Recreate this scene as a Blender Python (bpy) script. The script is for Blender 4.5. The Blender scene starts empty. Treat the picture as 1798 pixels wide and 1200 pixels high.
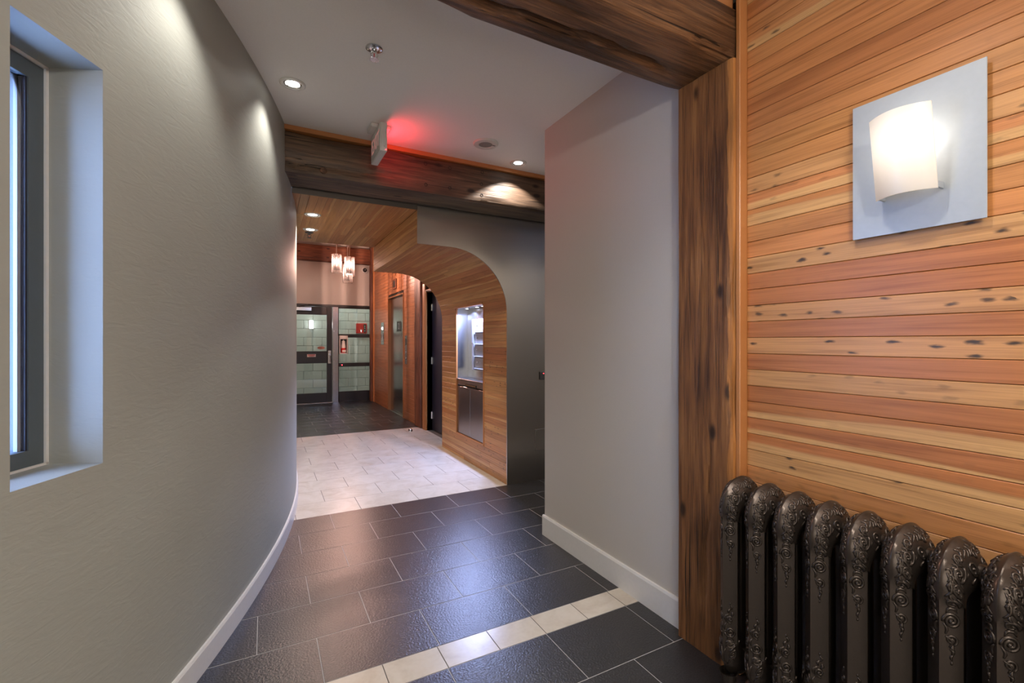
import bpy, bmesh, math, random
from mathutils import Matrix, Vector, noise

random.seed(7)
SC = bpy.context.scene
COL = SC.collection
PI = math.pi

# ------------------------------------------------------------------ camera, world, exposure
CAM_H = 1.30
YAW = math.atan(434.0 / 812.0)
cam_data = bpy.data.cameras.new('camera')
cam_data.sensor_fit = 'HORIZONTAL'
cam_data.sensor_width = 36.0
cam_data.lens = 812.0 / 1798.0 * 36.0
cam_data.clip_start = 0.02
cam = bpy.data.objects.new('camera', cam_data)
COL.objects.link(cam)
cam.location = (0, 0, CAM_H)
cam.rotation_euler = (PI / 2, 0, -YAW)
SC.camera = cam

world = bpy.data.worlds.new('sky')
SC.world = world
world.use_nodes = True
bg = world.node_tree.nodes['Background']
bg.inputs[0].default_value = (0.33, 0.52, 1.0, 1)
bg.inputs[1].default_value = 15.0

SC.view_settings.view_transform = 'Standard'
SC.view_settings.look = 'None'
SC.view_settings.exposure = 0.86
SC.view_settings.gamma = 1.0
SC.view_settings.use_curve_mapping = False
try:
    SC.cycles.max_bounces = 10
    SC.cycles.diffuse_bounces = 6
    SC.cycles.caustics_reflective = False
    SC.cycles.caustics_refractive = False
    SC.cycles.sample_clamp_indirect = 4.0
except Exception:
    pass

WARM = (1.0, 0.86, 0.72)
SOFT = (1.0, 0.95, 0.89)
DOWNLIGHT_HALL = 13.0
ROOM_FILL_W = 21.0
DOWNLIGHT_WOOD = 25.0
PENDANT_W = 44.0
NICHE_W = 44.0
SCONCE_W = 0.27
STAIR_W = 24.0
BACK_FILL_W = 26.0
GLOBE_W = 34.0

def add_light(kind, name, loc, energy, color, radius=0.03, aim=None, spot=None, blend=0.3, parent=None, size=None):
    d = bpy.data.lights.new(name, kind)
    d.energy = energy
    d.color = color
    if kind == 'AREA':
        d.shape = 'RECTANGLE'; d.size, d.size_y = size
    else:
        d.shadow_soft_size = radius
    if kind == 'SPOT':
        d.spot_size = math.radians(spot); d.spot_blend = blend
    o = bpy.data.objects.new(name, d)
    COL.objects.link(o)
    M = Matrix.Translation(loc)
    if aim is not None:
        q = Vector(aim).to_track_quat('-Z', 'Y')
        M = M @ q.to_matrix().to_4x4()
    place(o, M, parent)
    return o

# ------------------------------------------------------------------ object helpers
WORLD = {}
def place(o, M, parent=None):
    WORLD[o] = M.copy()
    if parent is not None:
        o.parent = parent
        o.matrix_basis = WORLD[parent].inverted() @ M
    else:
        o.matrix_basis = M

def thing(name, label, cat, loc=(0, 0, 0), group=None, kind=None):
    o = bpy.data.objects.new(name, None)
    o.empty_display_size = 0.05
    COL.objects.link(o)
    place(o, Matrix.Translation(loc))
    return tag(o, label, cat, group, kind)

def tag(o, label=None, cat=None, group=None, kind=None):
    if label: o['label'] = label
    if cat: o['category'] = cat
    if group: o['group'] = group
    if kind: o['kind'] = kind
    return o

def link(name, me, parent=None, M=None):
    o = bpy.data.objects.new(name, me)
    COL.objects.link(o)
    place(o, M if M is not None else Matrix.Identity(4), parent)
    return o

class MB:
    """collects faces in world coordinates"""
    def __init__(s):
        s.v = []; s.f = []
    def add(s, vs, fs):
        n = len(s.v)
        s.v += [tuple(p) for p in vs]
        s.f += [tuple(i + n for i in f) for f in fs]
        return s
    def box(s, x0, x1, y0, y1, z0, z1):
        vs = [(x0,y0,z0),(x1,y0,z0),(x1,y1,z0),(x0,y1,z0),(x0,y0,z1),(x1,y0,z1),(x1,y1,z1),(x0,y1,z1)]
        return s.add(vs, [(0,3,2,1),(4,5,6,7),(0,1,5,4),(1,2,6,5),(2,3,7,6),(3,0,4,7)])
    def bbox(s, x0, x1, y0, y1, z0, z1, b=0.004):
        """box with bevelled edges"""
        b = min(b, (x1-x0)*.45, (y1-y0)*.45, (z1-z0)*.45)
        bm = bmesh.new()
        bmesh.ops.create_cube(bm, size=1)
        for v in bm.verts:
            v.co = Vector(((x0+x1)/2 + v.co.x*(x1-x0), (y0+y1)/2 + v.co.y*(y1-y0), (z0+z1)/2 + v.co.z*(z1-z0)))
        bmesh.ops.bevel(bm, geom=list(bm.edges), offset=b, segments=1, affect='EDGES', profile=.5)
        bm.verts.index_update()
        s.add([v.co[:] for v in bm.verts], [[v.index for v in f.verts] for f in bm.faces])
        bm.free()
        return s
    def lathe(s, c, prof, seg=32, axis=(0, 0, 1), cap0=False, cap1=False):
        """prof: list of (radius, height along axis)"""
        ax = Vector(axis).normalized()
        u = ax.orthogonal().normalized(); w = ax.cross(u)
        c = Vector(c)
        vs = []; fs = []
        for (r, h) in prof:
            for i in range(seg):
                a = 2*PI*i/seg
                vs.append(c + ax*h + (u*math.cos(a) + w*math.sin(a))*r)
        for j in range(len(prof)-1):
            for i in range(seg):
                k = (i+1) % seg
                fs.append((j*seg+i, j*seg+k, (j+1)*seg+k, (j+1)*seg+i))
        if cap0: fs.append(tuple(range(seg))[::-1])
        if cap1: fs.append(tuple((len(prof)-1)*seg + i for i in range(seg)))
        return s.add(vs, fs)
    def cyl(s, a, b, r, seg=16, r2=None):
        a = Vector(a); b = Vector(b)
        return s.lathe(a, [(r, 0), (r if r2 is None else r2, (b-a).length)], seg, b-a, True, True)
    def tube(s, pts, r, seg=6, taper=False):
        pts = [Vector(p) for p in pts]
        n = len(pts); vs = []; fs = []
        for i, p in enumerate(pts):
            t = (pts[min(i+1, n-1)] - pts[max(i-1, 0)])
            t = t.normalized() if t.length > 1e-9 else Vector((0, 0, 1))
            u = t.cross(Vector((.31, .87, .38)))
            u = u.normalized() if u.length > 1e-6 else t.orthogonal().normalized()
            w = t.cross(u)
            rr = r
            if taper: rr = r*(0.35 + 0.65*math.sin(PI*min(1, max(0, (i+.6)/(n+.2)))))
            for k in range(seg):
                a = 2*PI*k/seg
                vs.append(p + (u*math.cos(a) + w*math.sin(a))*rr)
        for i in range(n-1):
            for k in range(seg):
                k2 = (k+1) % seg
                fs.append((i*seg+k, i*seg+k2, (i+1)*seg+k2, (i+1)*seg+k))
        fs.append(tuple(range(seg))[::-1]); fs.append(tuple((n-1)*seg+k for k in range(seg)))
        return s.add(vs, fs)
    def prism(s, poly, mapf, t0, t1):
        """extrude 2D polygon (list of (a,b)) between t0 and t1; mapf(a,b,t)->xyz"""
        n = len(poly)
        vs = [mapf(a, b, t0) for a, b in poly] + [mapf(a, b, t1) for a, b in poly]
        fs = [tuple(range(n))[::-1], tuple(range(n, 2*n))] + [(i, (i+1) % n, n+(i+1) % n, n+i) for i in range(n)]
        return s.add(vs, fs)
    def build(s, name, mat, parent=None, origin=None, smooth=False, sharp=35):
        if origin is None:
            if parent is not None or not s.v: origin = WORLD[parent].translation[:] if parent is not None else (0, 0, 0)
            else:
                xs, ys, zs = zip(*s.v)
                origin = ((min(xs)+max(xs))/2, (min(ys)+max(ys))/2, min(zs))
        ox, oy, oz = origin
        me = bpy.data.meshes.new(name)
        me.from_pydata([(x-ox, y-oy, z-oz) for x, y, z in s.v], [], s.f)
        bm = bmesh.new(); bm.from_mesh(me)
        bmesh.ops.recalc_face_normals(bm, faces=bm.faces)
        bm.to_mesh(me); bm.free()
        me.materials.append(mat)
        if smooth:
            for p in me.polygons: p.use_smooth = True
            try: me.set_sharp_from_angle(angle=math.radians(sharp))
            except Exception: pass
        return link(name, me, parent, Matrix.Translation(origin))

# ------------------------------------------------------------------ materials
def new_mat(name):
    m = bpy.data.materials.new(name); m.use_nodes = True
    nt = m.node_tree
    return m, nt, nt.nodes['Principled BSDF']

def N(nt, kind, **kw):
    n = nt.nodes.new(kind)
    for k, v in kw.items():
        if k.startswith('i_'):
            n.inputs[int(k[2:])].default_value = v
        else: setattr(n, k, v)
    return n

def plain(name, col, rough=0.5, metal=0.0, bump=0.0, bscale=60, spec=None, coat=0):
    m, nt, b = new_mat(name)
    b.inputs['Base Color'].default_value = (*col, 1)
    b.inputs['Roughness'].default_value = rough
    b.inputs['Metallic'].default_value = metal
    if spec is not None: b.inputs['Specular IOR Level'].default_value = spec
    if coat: b.inputs['Coat Weight'].default_value = coat
    tc = N(nt, 'ShaderNodeTexCoord')
    nz = N(nt, 'ShaderNodeTexNoise'); nz.inputs['Scale'].default_value = bscale; nz.inputs['Detail'].default_value = 4
    nt.links.new(tc.outputs['Object'], nz.inputs['Vector'])
    mx = N(nt, 'ShaderNodeMix', data_type='RGBA'); 
    mx.inputs[6].default_value = (*[c*0.95 for c in col], 1); mx.inputs[7].default_value = (*[min(1, c*1.05) for c in col], 1)
    nt.links.new(nz.outputs['Fac'], mx.inputs[0]); nt.links.new(mx.outputs[2], b.inputs['Base Color'])
    if bump:
        bp = N(nt, 'ShaderNodeBump'); bp.inputs['Strength'].default_value = bump; bp.inputs['Distance'].default_value = 0.004
        nt.links.new(nz.outputs['Fac'], bp.inputs['Height']); nt.links.new(bp.outputs['Normal'], b.inputs['Normal'])
    return m

def emit(name, col, strength):
    m, nt, b = new_mat(name)
    b.inputs['Base Color'].default_value = (*col, 1)
    b.inputs['Emission Color'].default_value = (*col, 1)
    b.inputs['Emission Strength'].default_value = strength
    return m

def mapping(nt, scale, rnd=True, rot=None):
    tc = N(nt, 'ShaderNodeTexCoord'); src = tc.outputs['Object']
    if rnd:
        oi = N(nt, 'ShaderNodeObjectInfo')
        mu = N(nt, 'ShaderNodeMath', operation='MULTIPLY', i_1=37.0)
        nt.links.new(oi.outputs['Random'], mu.inputs[0])
        cb = N(nt, 'ShaderNodeCombineXYZ')
        for i in range(3): nt.links.new(mu.outputs[0], cb.inputs[i])
        ad = N(nt, 'ShaderNodeVectorMath', operation='ADD')
        nt.links.new(src, ad.inputs[0]); nt.links.new(cb.outputs[0], ad.inputs[1]); src = ad.outputs[0]
    mp = N(nt, 'ShaderNodeMapping'); mp.inputs['Scale'].default_value = scale
    if rot: mp.inputs['Rotation'].default_value = rot
    nt.links.new(src, mp.inputs['Vector'])
    return mp.outputs['Vector']

def plaster(name, col):
    m, nt, b = new_mat(name)
    b.inputs['Roughness'].default_value = 0.55
    v = mapping(nt, (1, 1, 1), rnd=False)
    n1 = N(nt, 'ShaderNodeTexNoise'); n1.inputs['Scale'].default_value = 3.0; n1.inputs['Detail'].default_value = 5
    n2 = N(nt, 'ShaderNodeTexNoise'); n2.inputs['Scale'].default_value = 16.0; n2.inputs['Detail'].default_value = 6; n2.inputs['Distortion'].default_value = 1.6
    v2 = mapping(nt, (1, .55, 2.2), rnd=False, rot=(0.5, 0, 0))
    nt.links.new(v, n1.inputs['Vector']); nt.links.new(v2, n2.inputs['Vector'])
    n3 = N(nt, 'ShaderNodeTexNoise'); n3.inputs['Scale'].default_value = 90; n3.inputs['Detail'].default_value = 3
    nt.links.new(v2, n3.inputs['Vector'])
    a = N(nt, 'ShaderNodeMath', operation='MULTIPLY_ADD', i_1=0.22); nt.links.new(n3.outputs['Fac'], a.inputs[0]); nt.links.new(n2.outputs['Fac'], a.inputs[2])
    bp = N(nt, 'ShaderNodeBump'); bp.inputs['Strength'].default_value = 0.17; bp.inputs['Distance'].default_value = 0.006
    nt.links.new(a.outputs[0], bp.inputs['Height']); nt.links.new(bp.outputs['Normal'], b.inputs['Normal'])
    mx = N(nt, 'ShaderNodeMix', data_type='RGBA'); mx.inputs[6].default_value = (*[c*.93 for c in col], 1); mx.inputs[7].default_value = (*[c*1.06 for c in col], 1)
    nt.links.new(n1.outputs['Fac'], mx.inputs[0]); nt.links.new(mx.outputs[2], b.inputs['Base Color'])
    return m

def ramp(nt, fac, stops):
    r = N(nt, 'ShaderNodeValToRGB')
    e = r.color_ramp.elements
    while len(e) < len(stops): e.new(0.5)
    for el, (p, c) in zip(e, stops):
        el.position = p; el.color = (*c, 1) if len(c) == 3 else c
    nt.links.new(fac, r.inputs[0])
    return r.outputs['Color']

def plank_mat(name, sap=(0.54, 0.295, 0.115), rough=0.38):
    """board: object colour is the heartwood tint, alpha the heartwood share, property knots the amount of knots"""
    m, nt, b = new_mat(name)
    L = nt.links.new
    oi = N(nt, 'ShaderNodeObjectInfo')
    v = mapping(nt, (55, 2.2, 55))
    n1 = N(nt, 'ShaderNodeTexNoise'); n1.inputs['Scale'].default_value = 1.0; n1.inputs['Detail'].default_value = 5; n1.inputs['Distortion'].default_value = .6
    L(v, n1.inputs['Vector'])
    v2 = mapping(nt, (420, 5, 420))
    n2 = N(nt, 'ShaderNodeTexNoise'); n2.inputs['Scale'].default_value = 1.0; n2.inputs['Detail'].default_value = 2
    L(v2, n2.inputs['Vector'])
    g = N(nt, 'ShaderNodeMath', operation='MULTIPLY_ADD', i_1=0.62); L(n2.outputs['Fac'], g.inputs[0]); L(n1.outputs['Fac'], g.inputs[2])
    gr = ramp(nt, g.outputs[0], [(0.52, (0.62, 0.56, 0.50)), (0.80, (0.97, 0.97, 0.97)), (1.0, (1.12, 1.14, 1.16))])
    # sapwood streak along one edge of the board
    tc = N(nt, 'ShaderNodeTexCoord'); sep = N(nt, 'ShaderNodeSeparateXYZ'); L(tc.outputs['Object'], sep.inputs[0])
    v3 = mapping(nt, (6, 1.1, 6)); n3 = N(nt, 'ShaderNodeTexNoise'); n3.inputs['Scale'].default_value = 1.0; n3.inputs['Detail'].default_value = 1; L(v3, n3.inputs['Vector'])
    e = N(nt, 'ShaderNodeMath', operation='MULTIPLY_ADD', i_1=16.0, i_2=0.5); L(sep.outputs[0], e.inputs[0])        # 0..1 across the board
    e2 = N(nt, 'ShaderNodeMath', operation='MULTIPLY_ADD', i_1=0.9); L(n3.outputs['Fac'], e2.inputs[0]); L(e.outputs[0], e2.inputs[2])
    e3 = N(nt, 'ShaderNodeMath', operation='ADD'); L(e2.outputs[0], e3.inputs[0]); L(oi.outputs['Alpha'], e3.inputs[1])
    mr = N(nt, 'ShaderNodeMapRange', interpolation_type='SMOOTHSTEP'); mr.inputs[1].default_value = 0.98; mr.inputs[2].default_value = 1.12; L(e3.outputs[0], mr.inputs[0])
    base = N(nt, 'ShaderNodeMix', data_type='RGBA'); base.inputs[6].default_value = (*sap, 1); L(oi.outputs['Color'], base.inputs[7]); L(mr.outputs[0], base.inputs[0])
    mul = N(nt, 'ShaderNodeMix', data_type='RGBA', blend_type='MULTIPLY'); mul.inputs[0].default_value = 1; L(base.outputs[2], mul.inputs[6]); L(gr, mul.inputs[7])
    # knots and nail stains
    at = N(nt, 'ShaderNodeAttribute', attribute_type='OBJECT', attribute_name='knots')
    v4 = mapping(nt, (30, 11, 30)); dn = N(nt, 'ShaderNodeTexNoise'); dn.inputs['Scale'].default_value = 2.2; dn.inputs['Detail'].default_value = 3; L(v4, dn.inputs['Vector'])
    dv = N(nt, 'ShaderNodeVectorMath', operation='MULTIPLY_ADD'); dv.inputs[1].default_value = (.45, .45, .45); L(dn.outputs['Color'], dv.inputs[0]); L(v4, dv.inputs[2])
    vo = N(nt, 'ShaderNodeTexVoronoi', voronoi_dimensions='2D'); vo.inputs['Scale'].default_value = 1.0; L(dv.outputs[0], vo.inputs['Vector'])
    kn = N(nt, 'ShaderNodeMapRange', interpolation_type='SMOOTHSTEP'); kn.inputs[1].default_value = 0.04; kn.inputs[2].default_value = 0.25; kn.inputs[3].default_value = 1; kn.inputs[4].default_value = 0; L(vo.outputs['Distance'], kn.inputs[0])
    sc_n = N(nt, 'ShaderNodeSeparateColor'); L(vo.outputs['Color'], sc_n.inputs[0])
    gt = N(nt, 'ShaderNodeMath', operation='GREATER_THAN', i_1=0.55); L(sc_n.outputs[0], gt.inputs[0])
    k0 = N(nt, 'ShaderNodeMath', operation='MULTIPLY'); L(kn.outputs[0], k0.inputs[0]); L(gt.outputs[0], k0.inputs[1])
    kk = N(nt, 'ShaderNodeMath', operation='MULTIPLY', use_clamp=True); L(k0.outputs[0], kk.inputs[0]); L(at.outputs['Fac'], kk.inputs[1])
    fin = N(nt, 'ShaderNodeMix', data_type='RGBA'); fin.inputs[7].default_value = (0.05, 0.028, 0.014, 1); L(mul.outputs[2], fin.inputs[6]); L(kk.outputs[0], fin.inputs[0])
    L(fin.outputs[2], b.inputs['Base Color'])
    b.inputs['Roughness'].default_value = rough
    bp = N(nt, 'ShaderNodeBump'); bp.inputs['Strength'].default_value = 0.12; bp.inputs['Distance'].default_value = 0.002
    L(g.outputs[0], bp.inputs['Height']); L(bp.outputs['Normal'], b.inputs['Normal'])
    return m

def timber_mat(name, dark, mid, lite, rough=0.5, bumpd=0.006, edge=None):
    """edge: (threshold on local X, colour) sapwood left along one arris"""
    m, nt, b = new_mat(name); L = nt.links.new
    def nz(scale, det, dist=0.0):
        n = N(nt, 'ShaderNodeTexNoise'); n.inputs['Scale'].default_value = 1.0; n.inputs['Detail'].default_value = det; n.inputs['Distortion'].default_value = dist
        L(mapping(nt, scale), n.inputs['Vector']); return n.outputs['Fac']
    blotch = nz((5, 1.6, 5), 4, .3); grain = nz((46, 2.0, 46), 8, .35); fine = nz((230, 7, 230), 4)
    g = N(nt, 'ShaderNodeMath', operation='MULTIPLY_ADD', i_1=0.85); L(grain, g.inputs[0]); 
    g2 = N(nt, 'ShaderNodeMath', operation='MULTIPLY_ADD', i_1=0.55); L(fine, g2.inputs[0]); L(g.outputs[0], g2.inputs[2])
    g0 = N(nt, 'ShaderNodeMath', operation='MULTIPLY', i_1=0.75); L(blotch, g0.inputs[0]); L(g0.outputs[0], g.inputs[2])
    c = ramp(nt, g2.outputs[0], [(0.80, (0, 0, 0)), (1.0, (.5, .5, .5)), (1.0, (1, 1, 1))])
    mr = N(nt, 'ShaderNodeMapRange'); mr.inputs[1].default_value = 0.80; mr.inputs[2].default_value = 1.40; L(g2.outputs[0], mr.inputs[0])
    c = ramp(nt, mr.outputs[0], [(0.12, dark), (0.50, mid), (0.92, lite)])
    crk = nz((60, 1.1, 60), 3, .2)
    cr = N(nt, 'ShaderNodeMapRange'); cr.inputs[1].default_value = 0.300; cr.inputs[2].default_value = 0.345; L(crk, cr.inputs[0])
    mx = N(nt, 'ShaderNodeMix', data_type='RGBA'); mx.inputs[6].default_value = (*[x*.35 for x in dark], 1); L(c, mx.inputs[7]); L(cr.outputs[0], mx.inputs[0])
    vo = N(nt, 'ShaderNodeTexVoronoi'); vo.inputs['Scale'].default_value = 1.0; L(mapping(nt, (8.5, 4.0, 8.5)), vo.inputs['Vector'])
    kn = N(nt, 'ShaderNodeMapRange', interpolation_type='SMOOTHSTEP'); kn.inputs[1].default_value = 0.07; kn.inputs[2].default_value = 0.20; L(vo.outputs['Distance'], kn.inputs[0])
    mk = N(nt, 'ShaderNodeMix', data_type='RGBA'); mk.inputs[6].default_value = (*[x*.55 for x in dark], 1); L(mx.outputs[2], mk.inputs[7]); L(kn.outputs[0], mk.inputs[0])
    col = mk.outputs[2]
    if edge:
        tc = N(nt, 'ShaderNodeTexCoord'); sp = N(nt, 'ShaderNodeSeparateXYZ'); L(tc.outputs['Object'], sp.inputs[0])
        wv = nz((0.1, 4.5, 0.1), 4); a = N(nt, 'ShaderNodeMath', operation='MULTIPLY_ADD', i_1=0.045); L(wv, a.inputs[0]); L(sp.outputs[0], a.inputs[2])
        em = N(nt, 'ShaderNodeMapRange', interpolation_type='SMOOTHSTEP'); em.inputs[1].default_value = edge[0]; em.inputs[2].default_value = edge[0]+.006; L(a.outputs[0], em.inputs[0])
        ec_ = ramp(nt, mr.outputs[0], [(0.1, tuple(x*.55 for x in edge[1])), (.75, edge[1])])
        me_ = N(nt, 'ShaderNodeMix', data_type='RGBA'); L(col, me_.inputs[6]); L(ec_, me_.inputs[7]); L(em.outputs[0], me_.inputs[0]); col = me_.outputs[2]
    L(col, b.inputs['Base Color'])
    h = N(nt, 'ShaderNodeMath', operation='MULTIPLY_ADD', i_1=0.8); L(cr.outputs[0], h.inputs[0]); L(g2.outputs[0], h.inputs[2])
    bp = N(nt, 'ShaderNodeBump'); bp.inputs['Strength'].default_value = 0.6; bp.inputs['Distance'].default_value = bumpd
    L(h.outputs[0], bp.inputs['Height']); L(bp.outputs['Normal'], b.inputs['Normal'])
    b.inputs['Roughness'].default_value = rough
    b.inputs['Specular IOR Level'].default_value = 0.35
    return m

def tile_dark():
    m, nt, b = new_mat('dark_stone'); L = nt.links.new
    v = mapping(nt, (1, 1, 1))
    n1 = N(nt, 'ShaderNodeTexNoise'); n1.inputs['Scale'].default_value = 170; n1.inputs['Detail'].default_value = 3; L(v, n1.inputs['Vector'])
    vo = N(nt, 'ShaderNodeTexVoronoi'); vo.inputs['Scale'].default_value = 95; L(v, vo.inputs['Vector'])
    sp = N(nt, 'ShaderNodeMapRange'); sp.inputs[1].default_value = 0.06; sp.inputs[2].default_value = 0.11; sp.inputs[3].default_value = 1; sp.inputs[4].default_value = 0; L(vo.outputs['Distance'], sp.inputs[0])
    c = ramp(nt, n1.outputs['Fac'], [(0.3, (0.010, 0.010, 0.011)), (0.7, (0.033, 0.032, 0.034))])
    mx = N(nt, 'ShaderNodeMix', data_type='RGBA'); mx.inputs[7].default_value = (0.12, 0.12, 0.12, 1); L(c, mx.inputs[6]); L(sp.outputs[0], mx.inputs[0])
    L(mx.outputs[2], b.inputs['Base Color'])
    b.inputs['Roughness'].default_value = 0.30
    b.inputs['Specular IOR Level'].default_value = 0.62
    n2 = N(nt, 'ShaderNodeTexNoise'); n2.inputs['Scale'].default_value = 120; n2.inputs['Detail'].default_value = 3; L(v, n2.inputs['Vector'])
    bp = N(nt, 'ShaderNodeBump'); bp.inputs['Strength'].default_value = 0.8; bp.inputs['Distance'].default_value = 0.002
    L(n2.outputs['Fac'], bp.inputs['Height']); L(bp.outputs['Normal'], b.inputs['Normal'])
    return m

def tile_light():
    m, nt, b = new_mat('limestone'); L = nt.links.new
    v = mapping(nt, (1, 1, 1))
    n1 = N(nt, 'ShaderNodeTexNoise'); n1.inputs['Scale'].default_value = 7; n1.inputs['Detail'].default_value = 7; n1.inputs['Distortion'].default_value = 1.0; L(v, n1.inputs['Vector'])
    n2 = N(nt, 'ShaderNodeTexNoise'); n2.inputs['Scale'].default_value = 60; n2.inputs['Detail'].default_value = 4; L(v, n2.inputs['Vector'])
    g = N(nt, 'ShaderNodeMath', operation='MULTIPLY_ADD', i_1=0.3); L(n2.outputs['Fac'], g.inputs[0]); L(n1.outputs['Fac'], g.inputs[2])
    c = ramp(nt, g.outputs[0], [(0.36, (0.42, 0.35, 0.26)), (0.47, (0.46, 0.41, 0.335)), (0.70, (0.53, 0.485, 0.41)), (0.95, (0.57, 0.53, 0.465))])
    L(c, b.inputs['Base Color']); b.inputs['Roughness'].default_value = 0.28
    return m

def steel(name, col=(0.42, 0.39, 0.35), rough=0.3, axis=(3, 3, 260)):
    m, nt, b = new_mat(name); L = nt.links.new
    b.inputs['Base Color'].default_value = (*col, 1); b.inputs['Metallic'].default_value = 1.0
    v = mapping(nt, axis, rnd=False); n1 = N(nt, 'ShaderNodeTexNoise'); n1.inputs['Scale'].default_value = 1.0; n1.inputs['Detail'].default_value = 3; L(v, n1.inputs['Vector'])
    mr = N(nt, 'ShaderNodeMapRange'); mr.inputs[3].default_value = rough - .008; mr.inputs[4].default_value = rough + .008; L(n1.outputs['Fac'], mr.inputs[0]); L(mr.outputs[0], b.inputs['Roughness'])
    v2 = mapping(nt, (1.2, 1.2, 2.0), rnd=False); n2 = N(nt, 'ShaderNodeTexNoise'); n2.inputs['Scale'].default_value = 1.0; L(v2, n2.inputs['Vector'])
    bp = N(nt, 'ShaderNodeBump'); bp.inputs['Strength'].default_value = 0.35; bp.inputs['Distance'].default_value = 0.02
    L(n2.outputs['Fac'], bp.inputs['Height']); L(bp.outputs['Normal'], b.inputs['Normal'])
    return m

def glass_mat(name, tint=(1, 1, 1), ior=1.35, rough=0.02, base=0.0):
    m = bpy.data.materials.new(name); m.use_nodes = True
    nt = m.node_tree; nt.nodes.clear(); L = nt.links.new
    out = N(nt, 'ShaderNodeOutputMaterial'); mix = N(nt, 'ShaderNodeMixShader')
    tr = N(nt, 'ShaderNodeBsdfTransparent'); tr.inputs[0].default_value = (*tint, 1)
    gl = N(nt, 'ShaderNodeBsdfGlossy'); gl.inputs[0].default_value = (1, 1, 1, 1); gl.inputs['Roughness'].default_value = rough
    fr = N(nt, 'ShaderNodeFresnel'); fr.inputs[0].default_value = ior
    ad = N(nt, 'ShaderNodeMath', operation='ADD', use_clamp=True, i_1=base); L(fr.outputs[0], ad.inputs[0])
    L(ad.outputs[0], mix.inputs[0]); L(tr.outputs[0], mix.inputs[1]); L(gl.outputs[0], mix.inputs[2]); L(mix.outputs[0], out.inputs[0])
    return m

def opal_mat():
    m = bpy.data.materials.new('opal_glass'); m.use_nodes = True
    nt = m.node_tree; nt.nodes.clear(); L = nt.links.new
    out = N(nt, 'ShaderNodeOutputMaterial'); mix = N(nt, 'ShaderNodeMixShader'); mix.inputs[0].default_value = 0.55
    d = N(nt, 'ShaderNodeBsdfDiffuse'); d.inputs[0].default_value = (.85, .82, .78, 1)
    t = N(nt, 'ShaderNodeBsdfTranslucent'); t.inputs[0].default_value = (.9, .86, .8, 1)
    g = N(nt, 'ShaderNodeBsdfGlossy'); g.inputs['Roughness'].default_value = .25
    m2 = N(nt, 'ShaderNodeMixShader'); m2.inputs[0].default_value = 0.04
    L(d.outputs[0], mix.inputs[1]); L(t.outputs[0], mix.inputs[2]); L(mix.outputs[0], m2.inputs[1]); L(g.outputs[0], m2.inputs[2]); L(m2.outputs[0], out.inputs[0])
    return m

M = {}
M['plaster'] = plaster('grey_plaster', (0.335, 0.340, 0.303))
M['paint'] = plain('warm_grey_paint', (0.50, 0.47, 0.43), 0.5, bump=.05, bscale=220)
M['ceiling'] = plain('ceiling_paint', (0.84, 0.82, 0.79), 0.6, bump=.03, bscale=180)
M['white'] = plain('white_trim', (0.66, 0.65, 0.63), 0.35)
M['blockpaint'] = plain('block_paint', (0.50, 0.52, 0.49), 0.6, bump=.3, bscale=120)
M['mortar'] = plain('mortar', (0.33, 0.36, 0.34), 0.8)
M['plank'] = plank_mat('fir_boards')
M['redplank'] = plank_mat('fir_boards_hall', sap=(0.55, 0.27, 0.12))
M['stain'] = plain('stained_fir_trim', (0.42, 0.17, 0.055), 0.35, bump=.05, bscale=90)
M['backing'] = plain('dark_backing', (0.03, 0.018, 0.01), 0.8)
M['timber'] = timber_mat('old_timber', (0.035, 0.016, 0.008), (0.105, 0.048, 0.022), (0.25, 0.12, 0.052), rough=.33, bumpd=.010)
M['post'] = timber_mat('old_timber_post', (0.055, 0.022, 0.008), (0.17, 0.070, 0.023), (0.28, 0.125, 0.042), edge=(.1325, (.42, .17, .045)))
M['beamgrey'] = timber_mat('weathered_timber', (0.038, 0.023, 0.015), (0.090, 0.054, 0.033), (0.18, 0.105, 0.058))
M['redtimber'] = timber_mat('red_timber', (0.08, 0.026, 0.013), (0.19, 0.065, 0.030), (0.30, 0.11, 0.05))
M['dark'] = tile_dark()
M['light'] = tile_light()
M['grout_pale'] = plain('pale_grout', (0.40, 0.39, 0.38), 0.8)
M['grout_dark'] = plain('dark_grout', (0.10, 0.085, 0.07), 0.8)
M['steel'] = steel('brushed_steel', (0.54, 0.49, 0.425), 0.26)
M['steel2'] = steel('bright_steel', (0.40, 0.39, 0.385), 0.24)
M['boxes'] = plain('lock_box_enamel', (0.36, 0.36, 0.365), 0.4)
M['steel_door'] = steel('elevator_steel', (0.50, 0.46, 0.44), 0.22)
M['chrome'] = plain('chrome', (0.75, 0.75, 0.75), 0.15, 1.0)
M['iron'] = plain('bronze_iron', (0.066, 0.050, 0.040), 0.30, 0.7, bump=.06, bscale=160)
M['black'] = plain('black_metal', (0.018, 0.016, 0.016), 0.35)
M['navy'] = plain('dark_blue_door', (0.018, 0.018, 0.030), 0.4)
M['plastic'] = plain('white_plastic', (0.62, 0.60, 0.57), 0.4)
M['plate'] = plain('satin_plate', (0.40, 0.43, 0.46), 0.32, 0.25)
M['frame_grey'] = plain('window_frame_grey', (0.085, 0.105, 0.115), 0.4)
M['dgrey'] = plain('dark_grey_plastic', (0.07, 0.07, 0.07), 0.5)
M['red'] = plain('red_enamel', (0.55, 0.015, 0.012), 0.35)
M['paper'] = plain('sign_white', (0.72, 0.70, 0.68), 0.6)
M['brass'] = plain('brass', (0.55, 0.40, 0.20), 0.3, 1.0)
M['lens'] = emit('lamp_lens', (1.0, 0.95, 0.88), 9.0)
M['led'] = emit('led_lens', (0.80, 0.88, 1.0), 14.0)
M['filament'] = emit('filament', (1.0, 0.80, 0.66), 40.0)
M['redled'] = emit('red_led', (1.0, 0.04, 0.05), 3.5)
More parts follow.
